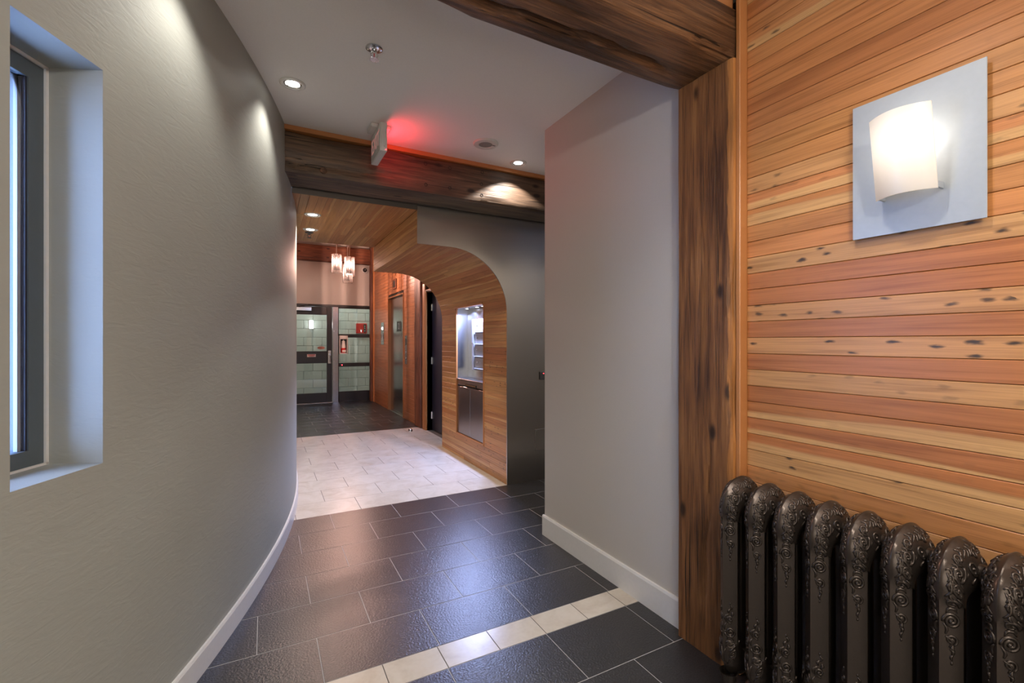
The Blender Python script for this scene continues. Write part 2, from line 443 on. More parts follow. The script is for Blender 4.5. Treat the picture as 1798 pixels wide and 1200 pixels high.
M['exitred'] = emit('exit_letters', (1.0, 0.10, 0.12), 1.6)
M['exitpale'] = emit('exit_letters_dim', (0.85, 0.40, 0.36), 0.12)
M['stairglare'] = emit('stair_glare', (0.95, 0.98, 1.0), 6.0)  # glow for the reflection in the far door glass
def pendant_glass():
    m = glass_mat('pendant_glass', (0.98, 0.98, 0.98), 1.25, .05)
    nt = m.node_tree; out = [n for n in nt.nodes if n.type == 'OUTPUT_MATERIAL'][0]; old = out.inputs[0].links[0].from_socket
    t = N(nt, 'ShaderNodeBsdfTranslucent'); t.inputs[0].default_value = (.95, .9, .88, 1)
    lw = N(nt, 'ShaderNodeLayerWeight'); lw.inputs[0].default_value = .35
    mu = N(nt, 'ShaderNodeMath', operation='MULTIPLY_ADD', i_1=.03, i_2=.004); nt.links.new(lw.outputs['Facing'], mu.inputs[0])
    mx = N(nt, 'ShaderNodeMixShader'); nt.links.new(mu.outputs[0], mx.inputs[0]); nt.links.new(old, mx.inputs[1]); nt.links.new(t.outputs[0], mx.inputs[2]); nt.links.new(mx.outputs[0], out.inputs[0])
    return m
M['glass'] = pendant_glass()
M['pane'] = glass_mat('partition_glass', (0.88, 0.92, 0.90), 1.45, 0.01, 0.02)
M['winpane'] = glass_mat('window_glass', (0.95, 0.97, 1.0), 1.3)
M['opal'] = opal_mat()
M['rib'] = glass_mat('glass_rib', (0.45, 0.38, 0.36), 1.45, .1, .05)
M['perf'] = plain('perforated_spacer', (0.55, 0.57, 0.62), 0.5)

# ------------------------------------------------------------------ boards
_plank_cache = {}
def plank_mesh(L, W, T, mat, ch=0.0016):
    key = (round(L, 3), round(W, 4), T, mat.name)
    if key in _plank_cache: return _plank_cache[key]
    x = W/2; y = L/2
    vs = [(-x, -y, 0), (x, -y, 0), (x, y, 0), (-x, y, 0),
          (-x, -y, T-ch), (x, -y, T-ch), (x, y, T-ch), (-x, y, T-ch),
          (-x+ch, -y+ch*.5, T), (x-ch, -y+ch*.5, T), (x-ch, y-ch*.5, T), (-x+ch, y-ch*.5, T)]
    fs = [(0, 3, 2, 1), (0, 1, 5, 4), (1, 2, 6, 5), (2, 3, 7, 6), (3, 0, 4, 7), (4, 5, 9, 8), (5, 6, 10, 9), (6, 7, 11, 10), (7, 4, 8, 11), (8, 9, 10, 11)]
    me = bpy.data.meshes.new('plank'); me.from_pydata(vs, [], fs); me.materials.append(mat)
    _plank_cache[key] = me
    return me

def frame_matrix(xa, ya, za, loc):
    m = Matrix((xa, ya, za)).transposed().to_4x4()
    m.translation = Vector(loc)
    return m

def plank(parent, L, W, T, loc, normal, mat, color, knots=0.0, along=(0, 1, 0)):
    """loc is the centre of the back face; normal points into the room; the board runs along `along`"""
    n = Vector(normal).normalized(); ya = Vector(along)
    xa = ya.cross(n)
    o = link('plank', plank_mesh(L, W, T, mat), parent, frame_matrix(xa, ya, n, loc))
    o.color = color
    o['knots'] = knots
    return o

def jitter(c, a=.10):
    k = 1 + random.uniform(-a, a)
    return tuple(max(0, x*k*(1+random.uniform(-.04, .04))) for x in c)

ORANGE = (0.46, 0.190, 0.060); RED = (0.405, 0.152, 0.047); TAN = (0.49, 0.245, 0.092)

# ------------------------------------------------------------------ setting: floor
HC = 2.72          # hall ceiling
Y_LIGHT0, Y_LIGHT1 = 3.712, 6.87
CXL, CYL, RL = -7.2635, 4.8032, 7.516       # circle of the curved left wall
def wall_x(y, r=RL):
    d = r*r - (y-CYL)**2
    return CXL + math.sqrt(max(d, 0))
Y_BEH, Y_SIDE, Y_HALL = -1.8, -0.6, 7.5      # back of the near room; where the curved wall starts and ends
def region(mb, y0, y1, x1, z0, z1, inset=.15):
    n = 24
    pl = [(wall_x(max(Y_SIDE, min(Y_HALL, y0+(y1-y0)*i/n)))-inset, y0+(y1-y0)*i/n) for i in range(n+1)] + [(x1, y1), (x1, y0)]
    mb.prism(pl, lambda a, b, t: (a, b, t), z0, z1)
    return mb
fm = MB(); region(fm, Y_BEH-.1, 12.05, 3.6, -0.12, -0.0010, .3)
floor = fm.build('floor', M['grout_pale'], origin=(0, 0, 0)); tag(floor, kind='structure')
gb = MB(); gb.box(-.2, 2.3, Y_LIGHT0, Y_LIGHT1, -0.0010, -0.0006)
gb.box(-.6, 1.66, 1.7425, 1.8865, -0.0010, -0.0005)
gb.build('grout_bed', M['grout_dark'], floor)

_tile_cache = {}
def tile(x0, x1, y0, y1, mat, gap=0.0012):
    w = x1-x0-2*gap; l = y1-y0-2*(.0015 if mat is M['dark'] else .0008)
    if w < .01 or l < .01: return
    key = (round(w, 3), round(l, 3), mat.name)
    if key not in _tile_cache:
        a, b, c = w/2, l/2, .0011
        T0, T1 = -0.008, 0.0
        vs = [(-a, -b, T0), (a, -b, T0), (a, b, T0), (-a, b, T0), (-a, -b, T1-c), (a, -b, T1-c), (a, b, T1-c), (-a, b, T1-c), (-a+c, -b+c, T1), (a-c, -b+c, T1), (a-c, b-c, T1), (-a+c, b-c, T1)]
        fs = [(0, 1, 5, 4), (1, 2, 6, 5), (2, 3, 7, 6), (3, 0, 4, 7), (4, 5, 9, 8), (5, 6, 10, 9), (6, 7, 11, 10), (7, 4, 8, 11), (8, 9, 10, 11)]
        me = bpy.data.meshes.new('tile'); me.from_pydata(vs, [], fs); me.materials.append(mat)
        _tile_cache[key] = me
    o = link('tile', _tile_cache[key], floor, Matrix.Translation(((x0+x1)/2, (y0+y1)/2, random.uniform(-.0002, 0))))
    return o

PX = 0.4597
def tile_row(y0, y1, off, xmin, xmax, mat, pitch=PX):
    k = math.floor((xmin-off)/pitch)
    x = off + k*pitch
    while x < xmax:
        a, b = max(x, xmin), min(x+pitch, xmax)
        if b > wall_x((y0+y1)/2) - .12: tile(a, b, y0, y1, mat)
        x += pitch

A_OFF, B_OFF = 0.4305, 0.2006
RY = (Y_LIGHT0-1.887)/6
for i in range(6):       # rows between the pale band and the pale floor
    y1 = Y_LIGHT0 - i*RY; y0 = y1-RY
    xm = 3.5 if y0 > 2.6 else (2.2 if y1 > 2.64 else 1.66)
    tile_row(y0, y1, A_OFF if i % 2 == 0 else B_OFF, -1.2, xm, M['dark'])
tile_row(1.742, 1.887, A_OFF-.014, -1.2, 1.66, M['light'], PX/2)
yy = 1.742; i = 0
while yy > -0.6:
    tile_row(yy-.308, yy, (B_OFF-.018) if i % 2 == 0 else (A_OFF-.018), -2.0, 1.67, M['dark'])
    yy -= .308; i += 1
NL = 10; LY = (Y_LIGHT1-Y_LIGHT0)/NL
for i in range(NL):
    y0 = Y_LIGHT0 + i*LY
    tile_row(y0, y0+LY, B_OFF if i % 2 == 0 else A_OFF, -1.2, 1.94 if y0+LY < 5.5 else 2.1, M['light'])
yy = Y_LIGHT1; i = 0
while yy < 10.45:
    y1 = min(yy+.3042, 10.5)
    tile_row(yy, y1, A_OFF if i % 2 == 0 else B_OFF, -1.0, 2.1, M['dark'])
    yy = y1; i += 1

# ------------------------------------------------------------------ setting: curved left wall with window niche
def ang(y, r=RL): return math.asin((y-CYL)/r)
W_Y0, W_Y1, W_Z0, W_Z1 = 1.487, 1.720, 0.952, 2.077
T_REV = 0.145       # reveal depth
def arc_pt(a, r, z): return (CXL + r*math.cos(a), CYL + r*math.sin(a), z)
a0, a1 = ang(Y_SIDE), ang(Y_HALL)
aw0, aw1 = ang(W_Y0), ang(W_Y1)
angs = sorted([a0 + (a1-a0)*i/150 for i in range(151) if not (aw0-.002 < a0 + (a1-a0)*i/150 < aw1+.002)] + [aw0, aw1])
zs = [-0.05, W_Z0, W_Z1, 3.45]
wm = MB()
ROUT = RL-0.34
for i in range(len(angs)-1):
    for j in range(3):
        A, B = angs[i], angs[i+1]
        if abs(A-aw0) < 1e-9 and j == 1: continue
        wm.add([arc_pt(A, RL, zs[j]), arc_pt(B, RL, zs[j]), arc_pt(B, RL, zs[j+1]), arc_pt(A, RL, zs[j+1])], [(0, 1, 2, 3)])
        wm.add([arc_pt(A, ROUT, zs[j]), arc_pt(B, ROUT, zs[j]), arc_pt(B, ROUT, zs[j+1]), arc_pt(A, ROUT, zs[j+1])], [(0, 3, 2, 1)])
for A, B in ((aw0, aw0), (aw1, aw1)):    # reveals straight along the wall's normal at the niche
    wm.add([arc_pt(A, RL, W_Z0), arc_pt(A, ROUT, W_Z0), arc_pt(A, ROUT, W_Z1), arc_pt(A, RL, W_Z1)], [(0, 1, 2, 3)])
for z in (W_Z0, W_Z1):
    wm.add([arc_pt(aw0, RL, z), arc_pt(aw1, RL, z), arc_pt(aw1, ROUT, z), arc_pt(aw0, ROUT, z)], [(0, 1, 2, 3)])
wo = wm.build('wall_left', M['plaster'], origin=(0, 0, 0))
bm = bmesh.new(); bm.from_mesh(wo.data); bmesh.ops.remove_doubles(bm, verts=bm.verts, dist=1e-5)
bmesh.ops.recalc_face_normals(bm, faces=bm.faces)
bm.to_mesh(wo.data); bm.free()
for p in wo.data.polygons: p.use_smooth = True
wo.data.set_sharp_from_angle(angle=math.radians(30))
tag(wo, kind='structure')

bm_ = MB()
prof = [(0, 0), (.013, 0), (.013, .088), (.009, .098), (0, .098)]
ba = [ang(Y_SIDE) + (ang(Y_HALL)-ang(Y_SIDE))*i/110 for i in range(111)]
for i in range(110):
    for j in range(len(prof)-1):
        (d0, z0), (d1, z1) = prof[j], prof[j+1]
        bm_.add([arc_pt(ba[i], RL+d0, z0), arc_pt(ba[i+1], RL+d0, z0), arc_pt(ba[i+1], RL+d1, z1), arc_pt(ba[i], RL+d1, z1)], [(0, 1, 2, 3)])
bl = bm_.build('baseboard_left', M['white'], origin=(0, 0, 0), smooth=True); tag(bl, kind='structure')

# window in the niche: local frame along the tangent (s), radial outwards (t), z
am = aw1
er = Vector((math.cos(am), math.sin(am), 0)); et = Vector((-math.sin(am), math.cos(am), 0))
corner = Vector(arc_pt(aw1, RL, 0))
def wpt(s, t, z): return corner + et*s - er*t + Vector((0, 0, z))      # s<0 towards the camera, t>0 outwards
def wbox(mb, s0, s1, t0, t1, z0, z1):
    vs = [wpt(s, t, z) for z in (z0, z1) for (s, t) in ((s0, t0), (s1, t0), (s1, t1), (s0, t1))]
    mb.add(vs, [(0, 3, 2, 1), (4, 5, 6, 7), (0, 1, 5, 4), (1, 2, 6, 5), (2, 3, 7, 6), (3, 0, 4, 7)])
wl = -0.262
win = bpy.data.objects.new('window_1', None); COL.objects.link(win); place(win, Matrix.Translation(wpt(wl/2, T_REV, W_Z0))); tag(win, kind='structure')
fr = MB()
FW = 0.045
TF = T_REV+.006
wbox(fr, -FW-.008, -.008, TF, TF+.05, W_Z0+.005, W_Z1-.005)
wbox(fr, wl, wl+FW, TF, TF+.05, W_Z0+.005, W_Z1-.005)
wbox(fr, wl+FW, -FW-.008, TF, TF+.05, W_Z0+.005, W_Z0+.05)
wbox(fr, wl+FW, -FW-.008, TF, TF+.05, W_Z1-.055, W_Z1-.005)
fr.build('window_frame', M['frame_grey'], win)
sl = MB()
wbox(sl, -.009, .004, T_REV, T_REV+.02, W_Z0, W_Z1); wbox(sl, wl, .004, T_REV, T_REV+.02, W_Z1-.008, W_Z1+.004); wbox(sl, wl, .004, T_REV, T_REV+.02, W_Z0-.004, W_Z0+.006)
sl.build('sealant_bead', M['white'], win)
ib = MB()
wbox(ib, -FW-.013, -FW-.008, TF+.004, TF+.02, W_Z0+.05, W_Z1-.055)
ib.build('glazing_bead', M['navy'], win)
sp = MB()
wbox(sp, -FW-.022, -FW-.013, TF+.016, TF+.026, W_Z0+.05, W_Z1-.055)
spo = sp.build('spacer_bar', M['perf'], win)
pn = MB(); wbox(pn, wl+FW, -FW-.013, TF+.012, TF+.014, W_Z0+.05, W_Z1-.055)
pn.build('pane', M['winpane'], win)

# ------------------------------------------------------------------ setting: ceilings and plain walls
def struct(name, boxes, mat, bev=None):
    mb = MB()
    for b in boxes:
        mb.box(*b) if not bev else mb.bbox(*b, b=bev)
    o = mb.build(name, mat, origin=(0, 0, 0)); tag(o, kind='structure'); return o

def ceil(name, y0, y1, x1, z0, z1):
    o = region(MB(), y0, y1, x1, z0, z1).build(name, M['ceiling'], origin=(0, 0, 0)); tag(o, kind='structure')
ceil('ceiling', 1.33, 3.72, 3.55, HC, HC+.1)
ceil('ceiling_near', Y_BEH-.1, 1.33, 1.9, 2.668, 2.80)
ceil('ceiling_far', 5.45, 12.05, 3.6, 3.40, 3.5)
struct('wall_bulkhead', [(-.2, 2.3, 5.452, 5.50, 2.40, 3.42)], M['ceiling'])
struct('wall_right', [(1.66, 3.5, 1.462, 2.638, 0, HC+.02)], M['paint'])
struct('wall_corridor_end', [(3.5, 3.6, 1.4, 5.0, 0, HC+.1)], M['paint'])
XS = wall_x(Y_SIDE); XH = wall_x(Y_HALL)
struct('wall_near_side', [(XS-.2, XS, Y_BEH-.1, Y_SIDE+.02, 0, 2.8)], M['paint'])
struct('wall_hall_side', [(XH-.3, XH, Y_HALL-.02, 12.05, 0, 3.5)], M['paint'])
BW0, BW1, BZ0, BZ1 = -1.5, 1.2, .35, 2.35      # unseen window added behind the viewer to carry fill light
struct('wall_behind', [(XS, BW0, Y_BEH-.1, Y_BEH, 0, 2.8), (BW1, 1.95, Y_BEH-.1, Y_BEH, 0, 2.8), (BW0, BW1, Y_BEH-.1, Y_BEH, 0, BZ0), (BW0, BW1, Y_BEH-.1, Y_BEH, BZ1, 2.8)], M['paint'])
w3 = bpy.data.objects.new('window_added', None); COL.objects.link(w3); place(w3, Matrix.Translation(((BW0+BW1)/2, Y_BEH-.05, BZ0))); tag(w3, kind='structure')
m1 = MB()
for q in ((BW0, BW0+.06, BZ0, BZ1), (BW1-.06, BW1, BZ0, BZ1), (-.18, -.12, BZ0, BZ1), (BW0+.06, BW1-.06, BZ0, BZ0+.06), (BW0+.06, BW1-.06, BZ1-.06, BZ1)): m1.box(q[0], q[1], Y_BEH-.09, Y_BEH-.03, q[2], q[3])
m1.build('window_frame', M['frame_grey'], w3)
m1 = MB(); m1.box(BW0+.05, BW1-.05, Y_BEH-.07, Y_BEH-.065, BZ0+.05, BZ1-.05); m1.build('pane', M['winpane'], w3)
m1 = MB(); m1.box(BW0-.03, BW1+.03, Y_BEH+.004, Y_BEH+.008, BZ0-.05, BZ1+.05); m1.build('added_blind', plain('added_blind_cream', (.62, .58, .5), .8), w3)
add_light('AREA', 'back_fill_light', ((BW0+BW1)/2, Y_BEH+.012, (BZ0+BZ1)/2), BACK_FILL_W, (1.0, .98, .90), aim=(0, 1, .08), size=(BW1-BW0-.1, BZ1-BZ0-.1), parent=w3)  # area lamp added as room fill in front of the blind
mb = MB()
mb.prism([(1.66, 0), (1.647, 0), (1.647, .122), (1.651, .134), (1.66, .134)], lambda a, b, t: (a, t, b), 1.458, 2.651)
mb.prism([(2.638, 0), (2.651, 0), (2.651, .122), (2.647, .134), (2.638, .134)], lambda a, b, t: (t, a, b), 1.66, 3.5)
tag(mb.build('baseboard_right', M['white'], origin=(0, 0, 0)), kind='structure')

# ------------------------------------------------------------------ near room: wall of fir boards
WX = 1.670
ww = struct('wall_wood', [(WX+.012, 1.90, Y_BEH, 1.183, 0, 2.70)], M['backing'])
PH = 0.0622
tone = {0: (TAN, 1, 1), 1: (RED, 1, 0), 2: (TAN, 1, .9), 3: (RED, 1, 0), 4: (RED, 1, .1), 5: (TAN, 1, 1), 6: (ORANGE, 1, 0), 7: (ORANGE, 1, .15), 8: (ORANGE, .08, .2),
        9: (ORANGE, .12, .3), 10: (TAN, 1, .6), 11: (ORANGE, 1, 0), 12: (ORANGE, 1, 0), 13: (ORANGE, 1, .1), 14: (ORANGE, 1, 0), 15: (RED, 1, 0), 16: (ORANGE, 1, 0),
        17: (ORANGE, 1, 0), 18: (ORANGE, 1, 0), 19: (ORANGE, .2, .8), 20: (ORANGE, 1, 0), 21: (RED, 1, 0),
        -1: (RED, 1, 0), -2: (TAN, 1, .35), -3: (RED, 1, 0), -4: (RED, .12, .1), -5: (RED, .18, .15), -6: (RED, .2, .1), -7: (TAN, 1, 1), -8: (ORANGE, 1, .25), -9: (TAN, 1, .3)}
Y_END = 1.166
for k in range(-21, 23):
    ztop = 1.315 + PH*k
    zc = ztop - PH/2
    if zc < 0.02 or ztop > 2.70: continue
    c, a, kn = tone.get(k, (random.choice([ORANGE, RED, TAN]), random.choice([1, 1, .2]), random.choice([0, 0, .5])))
    c = jitter(c, .05)
    L1 = 2.2
    plank(ww, L1, PH-.0014, .012, (WX+.012, Y_END-L1/2, zc), (-1, 0, 0), M['plank'], (*c, a), kn)
    plank(ww, .76, PH-.0014, .012, (WX+.012, Y_END-L1-.381, zc), (-1, 0, 0), M['plank'], (*jitter(c), a), kn)
t1 = MB(); t1.bbox(1.628, 1.690, 1.167, 1.186, 0, 2.66, b=.003)
tag(t1.build('trim_1', M['stain'], origin=(0, 0, 0)), kind='structure')
t2 = MB(); t2.bbox(1.655, 1.672, Y_BEH, 1.166, 2.640, 2.668, b=.002)
tag(t2.build('trim_2', M['stain'], origin=(0, 0, 0)), kind='structure')

# ------------------------------------------------------------------ heavy timbers
def timber(name, L, W, H, mat, seed, label, M_world, nl=140, npf=(18, 14), rough=.004, chip=.016, grooves=(), cat='beam', chip_near=False):
    """squared log, long axis local Y, centred; grooves: list of (face u position 0..1 on perimeter, y0, y1, depth, width)"""
    per = []
    nw, nh = npf
    for i in range(nw): per.append((-W/2 + W*i/nw, -H/2))
    for i in range(nh): per.append((W/2, -H/2 + H*i/nh))
    for i in range(nw): per.append((W/2 - W*i/nw, H/2))
    for i in range(nh): per.append((-W/2, H/2 - H*i/nh))
    n = len(per)
    vs = []; fs = []
    for j in range(nl+1):
        y = -L/2 + L*j/nl
        for i, (x, z) in enumerate(per):
            # corner rounding and chips
            ex = W/2-abs(x); ez = H/2-abs(z)
            cr = .010 + max(0, noise.noise(Vector((x*6+seed, y*3.1, z*6))))*chip*2.2
            if chip_near and not (x > 0 and z > 0): cr = .004
            e = max(ex, ez) if min(ex, ez) < 1e-6 else 1
            inn = 0
            if e < cr: inn = (cr-e)*0.62
            nn = noise.noise(Vector((x*11+seed*3, y*1.6, z*11)))*rough + noise.noise(Vector((x*34+seed, y*6, z*34)))*rough*.4
            inn += nn + rough*.6
            u = i/n
            for (gu, y0, y1, dep, wid) in grooves:
                wob = gu + .012*math.sin(y*7+seed) + .006*math.sin(y*23)
                du = abs(u-wob)
                if y0 < y < y1 and du < wid:
                    fade = min(1, (y-y0)/.15, (y1-y)/.15)
                    inn += dep*(1-du/wid)*fade
            d = Vector((x if ex < 1e-6 or True else 0, 0, z))
            dx = -math.copysign(1, x)*inn if ex < 1e-6 or (ex < cr and ez < 1e-6) else 0
            dz = -math.copysign(1, z)*inn if ez < 1e-6 or (ez < cr and ex < 1e-6) else 0
            if ex < cr and ez < 1e-6: dx *= .6
            if ez < cr and ex < 1e-6: dz *= .6
            vs.append((x+dx, y, z+dz))
    for j in range(nl):
        for i in range(n):
            k = (i+1) % n
            fs.append((j*n+i, j*n+k, (j+1)*n+k, (j+1)*n+i))
    fs.append(tuple(range(n))); fs.append(tuple(nl*n+i for i in range(n))[::-1])
    me = bpy.data.meshes.new(name); me.from_pydata(vs, [], fs); me.materials.append(mat)
    bm = bmesh.new(); bm.from_mesh(me); bmesh.ops.recalc_face_normals(bm, faces=bm.faces); bm.to_mesh(me); bm.free()
    for p in me.polygons: p.use_smooth = True
    me.set_sharp_from_angle(angle=math.radians(40))
    o = link(name, me, None, M_world)
    return tag(o, label, cat)

def along_x(c):     # local Y -> world X, local X -> world -Y (front = +local X), local Z -> Z
    return frame_matrix(Vector((0, -1, 0)), Vector((1, 0, 0)), Vector((0, 0, 1)), c)
def along_z(c):     # local Y -> world Z, local X -> world -Y?, local Z -> ...
    return frame_matrix(Vector((0, -1, 0)), Vector((0, 0, 1)), Vector((-1, 0, 0)), c)

# perimeter order: bottom face u 0..nw/n (from back to front), front face, top, back
nfrac = 18/64.
beam1 = timber('timber_beam', 2.40, 0.285, 0.205, M['timber'], 3.3, 'dark rough-sawn timber beam resting on the post, nearest to the viewer', along_x((0.468, 1.331, 2.513)),
               nl=200, grooves=[(.10, -.3, 1.05, .030, .024), (.19, -.2, .6, .010, .02), (.36, -.9, .9, .006, .02)], rough=.005, chip=.022)
pst = timber('timber_post', 2.412, 0.275, 0.19, M['post'], 8.1, 'brown knotty timber post between the grey wall and the board wall', along_z((1.705, 1.3205, 1.206)),
             nl=170, grooves=[(.63, -1.1, -.2, .012, .02), (.66, -.3, .8, .006, .02)], rough=.003, chip=.02, cat='post', chip_near=True)
struct('wall_post_fill', [(1.672, 1.95, 1.184, 1.462, 2.405, 2.82)], M['backing'])
t3 = MB(); t3.bbox(-.7, 1.655, 1.215, 1.325, 2.613, 2.70, b=.003)
tag(t3.build('trim_3', M['stain'], origin=(0, 0, 0)), kind='structure')

beam2 = timber('timber_beam', 2.80, 0.325, 0.275, M['beamgrey'], 5.7, 'weathered timber beam with bolt holes crossing below the hall ceiling', along_x((1.46, 3.532, 2.553)),
               nl=180, grooves=[(.345, -1.5, -.6, .014, .018), (.41, -.9, 1.2, .004, .02), (.32, -1.4, -1.15, .02, .03)], rough=.004, chip=.018)
t4 = MB(); t4.bbox(.02, 2.9, 3.352, 3.70, 2.689, HC, b=.002)
tag(t4.build('trim_4', M['stain'], origin=(0, 0, 0)), kind='structure')
M['hole'] = plain('bolt_hole_dark', (0.012, 0.008, 0.006), 0.8)
def face2(px, py):
    """front face of the second beam"""
    th = YAW; F = (math.sin(th), math.cos(th)); R = (math.cos(th), -math.sin(th)); k = (px-899)/812.
    r = (F[0]+k*R[0], F[1]+k*R[1]); t = 3.37/r[1]
    return (r[0]*t, 3.37, CAM_H - (py-600)/812.*t)
for cx_, cy_ in [(1023, 358), (1165, 383), (1355, 408), (1025, 480), (1165, 500), (1350, 478), (1352, 543)]:
    x, y, z = face2(440+cx_/3.3296, 180+cy_/3.3296)
    h = MB(); h.lathe((x, 3.384, z), [(.002, .004), (.0085, .004), (.011, -.006), (.013, -.0135), (.010, -.0145), (.009, -.004)], 14, (0, 1, 0))
    h.build('bolt_hole', M['hole'], beam2)
x, y, z = face2(440+425/3.3296, 180+398/3.3296)
h = MB(); h.lathe((x, 3.378, z), [(0.001, -.012), (.020, -.013), (.023, -.010), (.024, 0)], 20, (0, 1, 0)); h.box(x-.003, x+.003, 3.363, 3.366, z-.02, z+.02)
h.build('wood_plug', M['timber'], beam2)

# ------------------------------------------------------------------ fir-board arch with steel front
AX, AZ, AR = 1.933, 2.105, 0.55            # wall plane, soffit height, corner radius
DX, CZ = 1.104, 2.383                      # drop face, board ceiling height
YA0, YA1 = 3.722, 5.45
NY0, NY1, NZ0, NZ1 = 4.208, 4.973, 0.250, 1.690     # mail niche
arch = thing('board_arch', 'curved fir-board wall and soffit arching over the pale floor', 'arch', (AX, (YA0+YA1)/2, 0))
T = .012
core = MB()
def corepoly(o):
    pts = [(AX+o, 0), (AX+o, AZ-AR)]
    for i in range(1, 13):
        a = PI/2*i/12; pts.append((AX-AR+(AR+o)*math.cos(a), AZ-AR+(AR+o)*math.sin(a)))
    pts += [(DX-T+.0+ .012 + o - .0, AZ+o), (DX+o, CZ+o)]
    return pts
p_in = corepoly(T)
for i in range(len(p_in)-1):
    (xa, za), (xb, zb) = p_in[i], p_in[i+1]
    if i == 0:   # wall part, left open at the niche
        for (ya, yb, z0, z1) in ((YA0, NY0, 0, zb), (NY1, YA1, 0, zb), (NY0, NY1, 0, NZ0), (NY0, NY1, NZ1, zb)):
            if z1 > z0: core.add([(xa, ya, z0), (xa, yb, z0), (xa, yb, z1), (xa, ya, z1)], [(0, 1, 2, 3)])
    else:
        for (ya, yb) in (((YA0, NY0), (NY1, YA1)) if za < NZ1-.02 else ((YA0, YA1),)):
            core.add([(xa, ya, za), (xa, yb, za), (xb, yb, zb), (xb, ya, zb)], [(0, 1, 2, 3)])
core.build('backing', M['backing'], arch)
AC = [(0.43, 0.195, 0.066), (0.40, 0.165, 0.055), (0.46, 0.225, 0.080), (0.42, 0.185, 0.062), (0.47, 0.24, 0.085)]
def arch_boards(loc_of, normal, W, ylist, kn=.12):
    for (ya, yb) in ylist:
        cx_, cz_ = loc_of
        plank(arch, yb-ya-.001, W-.0012, T, (cx_, (ya+yb)/2, cz_), normal, M['plank'], (*jitter(random.choice(AC), .09), random.choice([1, 1, 1, .4, .2])), kn if random.random() < .35 else 0)
def split(ya, yb, p=.7):
    if random.random() < p and yb-ya > .9:
        m = random.uniform(ya+.35, yb-.35); return [(ya, m), (m, yb)]
    return [(ya, yb)]
nrow = 25; wz = (AZ-AR)/nrow
for i in range(nrow):
    zc = (i+.5)*wz
    if zc+wz/2 > NZ0 and zc-wz/2 < NZ1: yl = [(YA0, NY0), (NY1, YA1)]
    else: yl = split(YA0, YA1)
    arch_boards((AX+T, zc), (-1, 0, 0), wz, yl, .7)
na = 14
for i in range(na):
    a = PI/2*(i+.5)/na
    R2 = (AR+T)*math.cos(PI/4/na)
    W2 = 2*AR*math.tan(PI/4/na)+.0006
    zc = AZ-AR+R2*math.sin(a)
    if i < 3 and AZ-AR + AR*math.sin(PI/2*i/na) < NZ1-.02 and zc < NZ1+.0: yl = [(YA0, NY0), (NY1, YA1)]
    else: yl = split(YA0, YA1)
    arch_boards((AX-AR+R2*math.cos(a), zc), (-math.cos(a), 0, -math.sin(a)), W2, yl, .3)
ns = 4; ws = (AX-AR-DX)/ns
for i in range(ns):
    arch_boards((AX-AR-(i+.5)*ws, AZ+T), (0, 0, -1), ws, split(YA0, YA1), .2)
nd = 4; wd = (CZ-AZ)/nd
for i in range(nd):
    arch_boards((DX+T, AZ+(i+.5)*wd), (-1, 0, 0), wd, split(YA0, YA1, .5), .2)

cw = struct('ceiling_wood', [(-.6, DX+.02, YA0, YA1, CZ+T, CZ+.05)], M['backing'])
x = DX; i = 0
while x > -.05:
    for (ya, yb) in split(YA0, YA1, .75):
        plank(cw, yb-ya-.001, PH-.0012, T, (x-PH/2, (ya+yb)/2, CZ+T), (0, 0, -1), M['plank'], (*jitter(random.choice(AC), .09), random.choice([1, 1, .5, .25, .15])), .2 if random.random() < .2 else 0)
    x -= PH; i += 1

# steel front: polygon in XZ with the arch cut out
sp_ = [(AX, 0)]
sp_ += [(AX, AZ-AR)]
for i in range(1, 33):
    a = PI/2*i/32; sp_.append((AX-AR+AR*math.cos(a), AZ-AR+AR*math.sin(a)))
sp_ += [(DX, AZ), (DX, 2.50), (3.5, 2.50), (3.5, 0)]
ms = MB(); ms.prism(sp_, lambda a, b, t: (a, t, b), 3.712, 3.722)
struct('trim_8', [(-.1, DX-.001, 3.710, 3.7215, CZ, 2.50)], plain('shaded_steel_flashing', (.10, .08, .065), .45, .6))  # steel flashing, coloured dark for the shade under the beam
ws_ = ms.build('wall_steel', M['steel'], origin=(0, 0, 0)); tag(ws_, kind='structure')
struct('wall_steel_core', [(2.25, 3.5, 3.723, 5.45, 0, 2.6), (1.96, 2.25, 3.723, 4.15, 0, 1.5)], M['backing'])

# access hatch, card reader on the steel
hz = thing('access_hatch', 'small square hatch low on the steel front', 'hatch', (2.33, 3.712, .27))
m1 = MB(); m1.bbox(2.228, 2.43, 3.706, 3.7118, .278, .478, b=.002); m1.build('cover', M['steel'], hz)
for (xx, zz) in ((2.24, .290), (2.24, .466), (2.418, .29), (2.418, .466)):
    m1 = MB(); m1.lathe((xx, 3.706, zz), [(.0055, 0), (.005, .0025), (.001, .003)], 10, (0, -1, 0)); m1.build('screw', M['chrome'], hz)
cr_ = thing('card_reader', 'small black card reader with a red light on the steel front', 'card reader', (2.302, 3.71, .945))
m1 = MB(); m1.bbox(2.279, 2.326, 3.692, 3.7118, .940, 1.018, b=.005); m1.build('body', M['dgrey'], cr_)
m1 = MB(); m1.lathe((2.310, 3.692, 1.000), [(.005, 0), (.004, .002), (.001, .0025)], 12, (0, -1, 0)); m1.build('indicator_light', M['redled'], cr_)

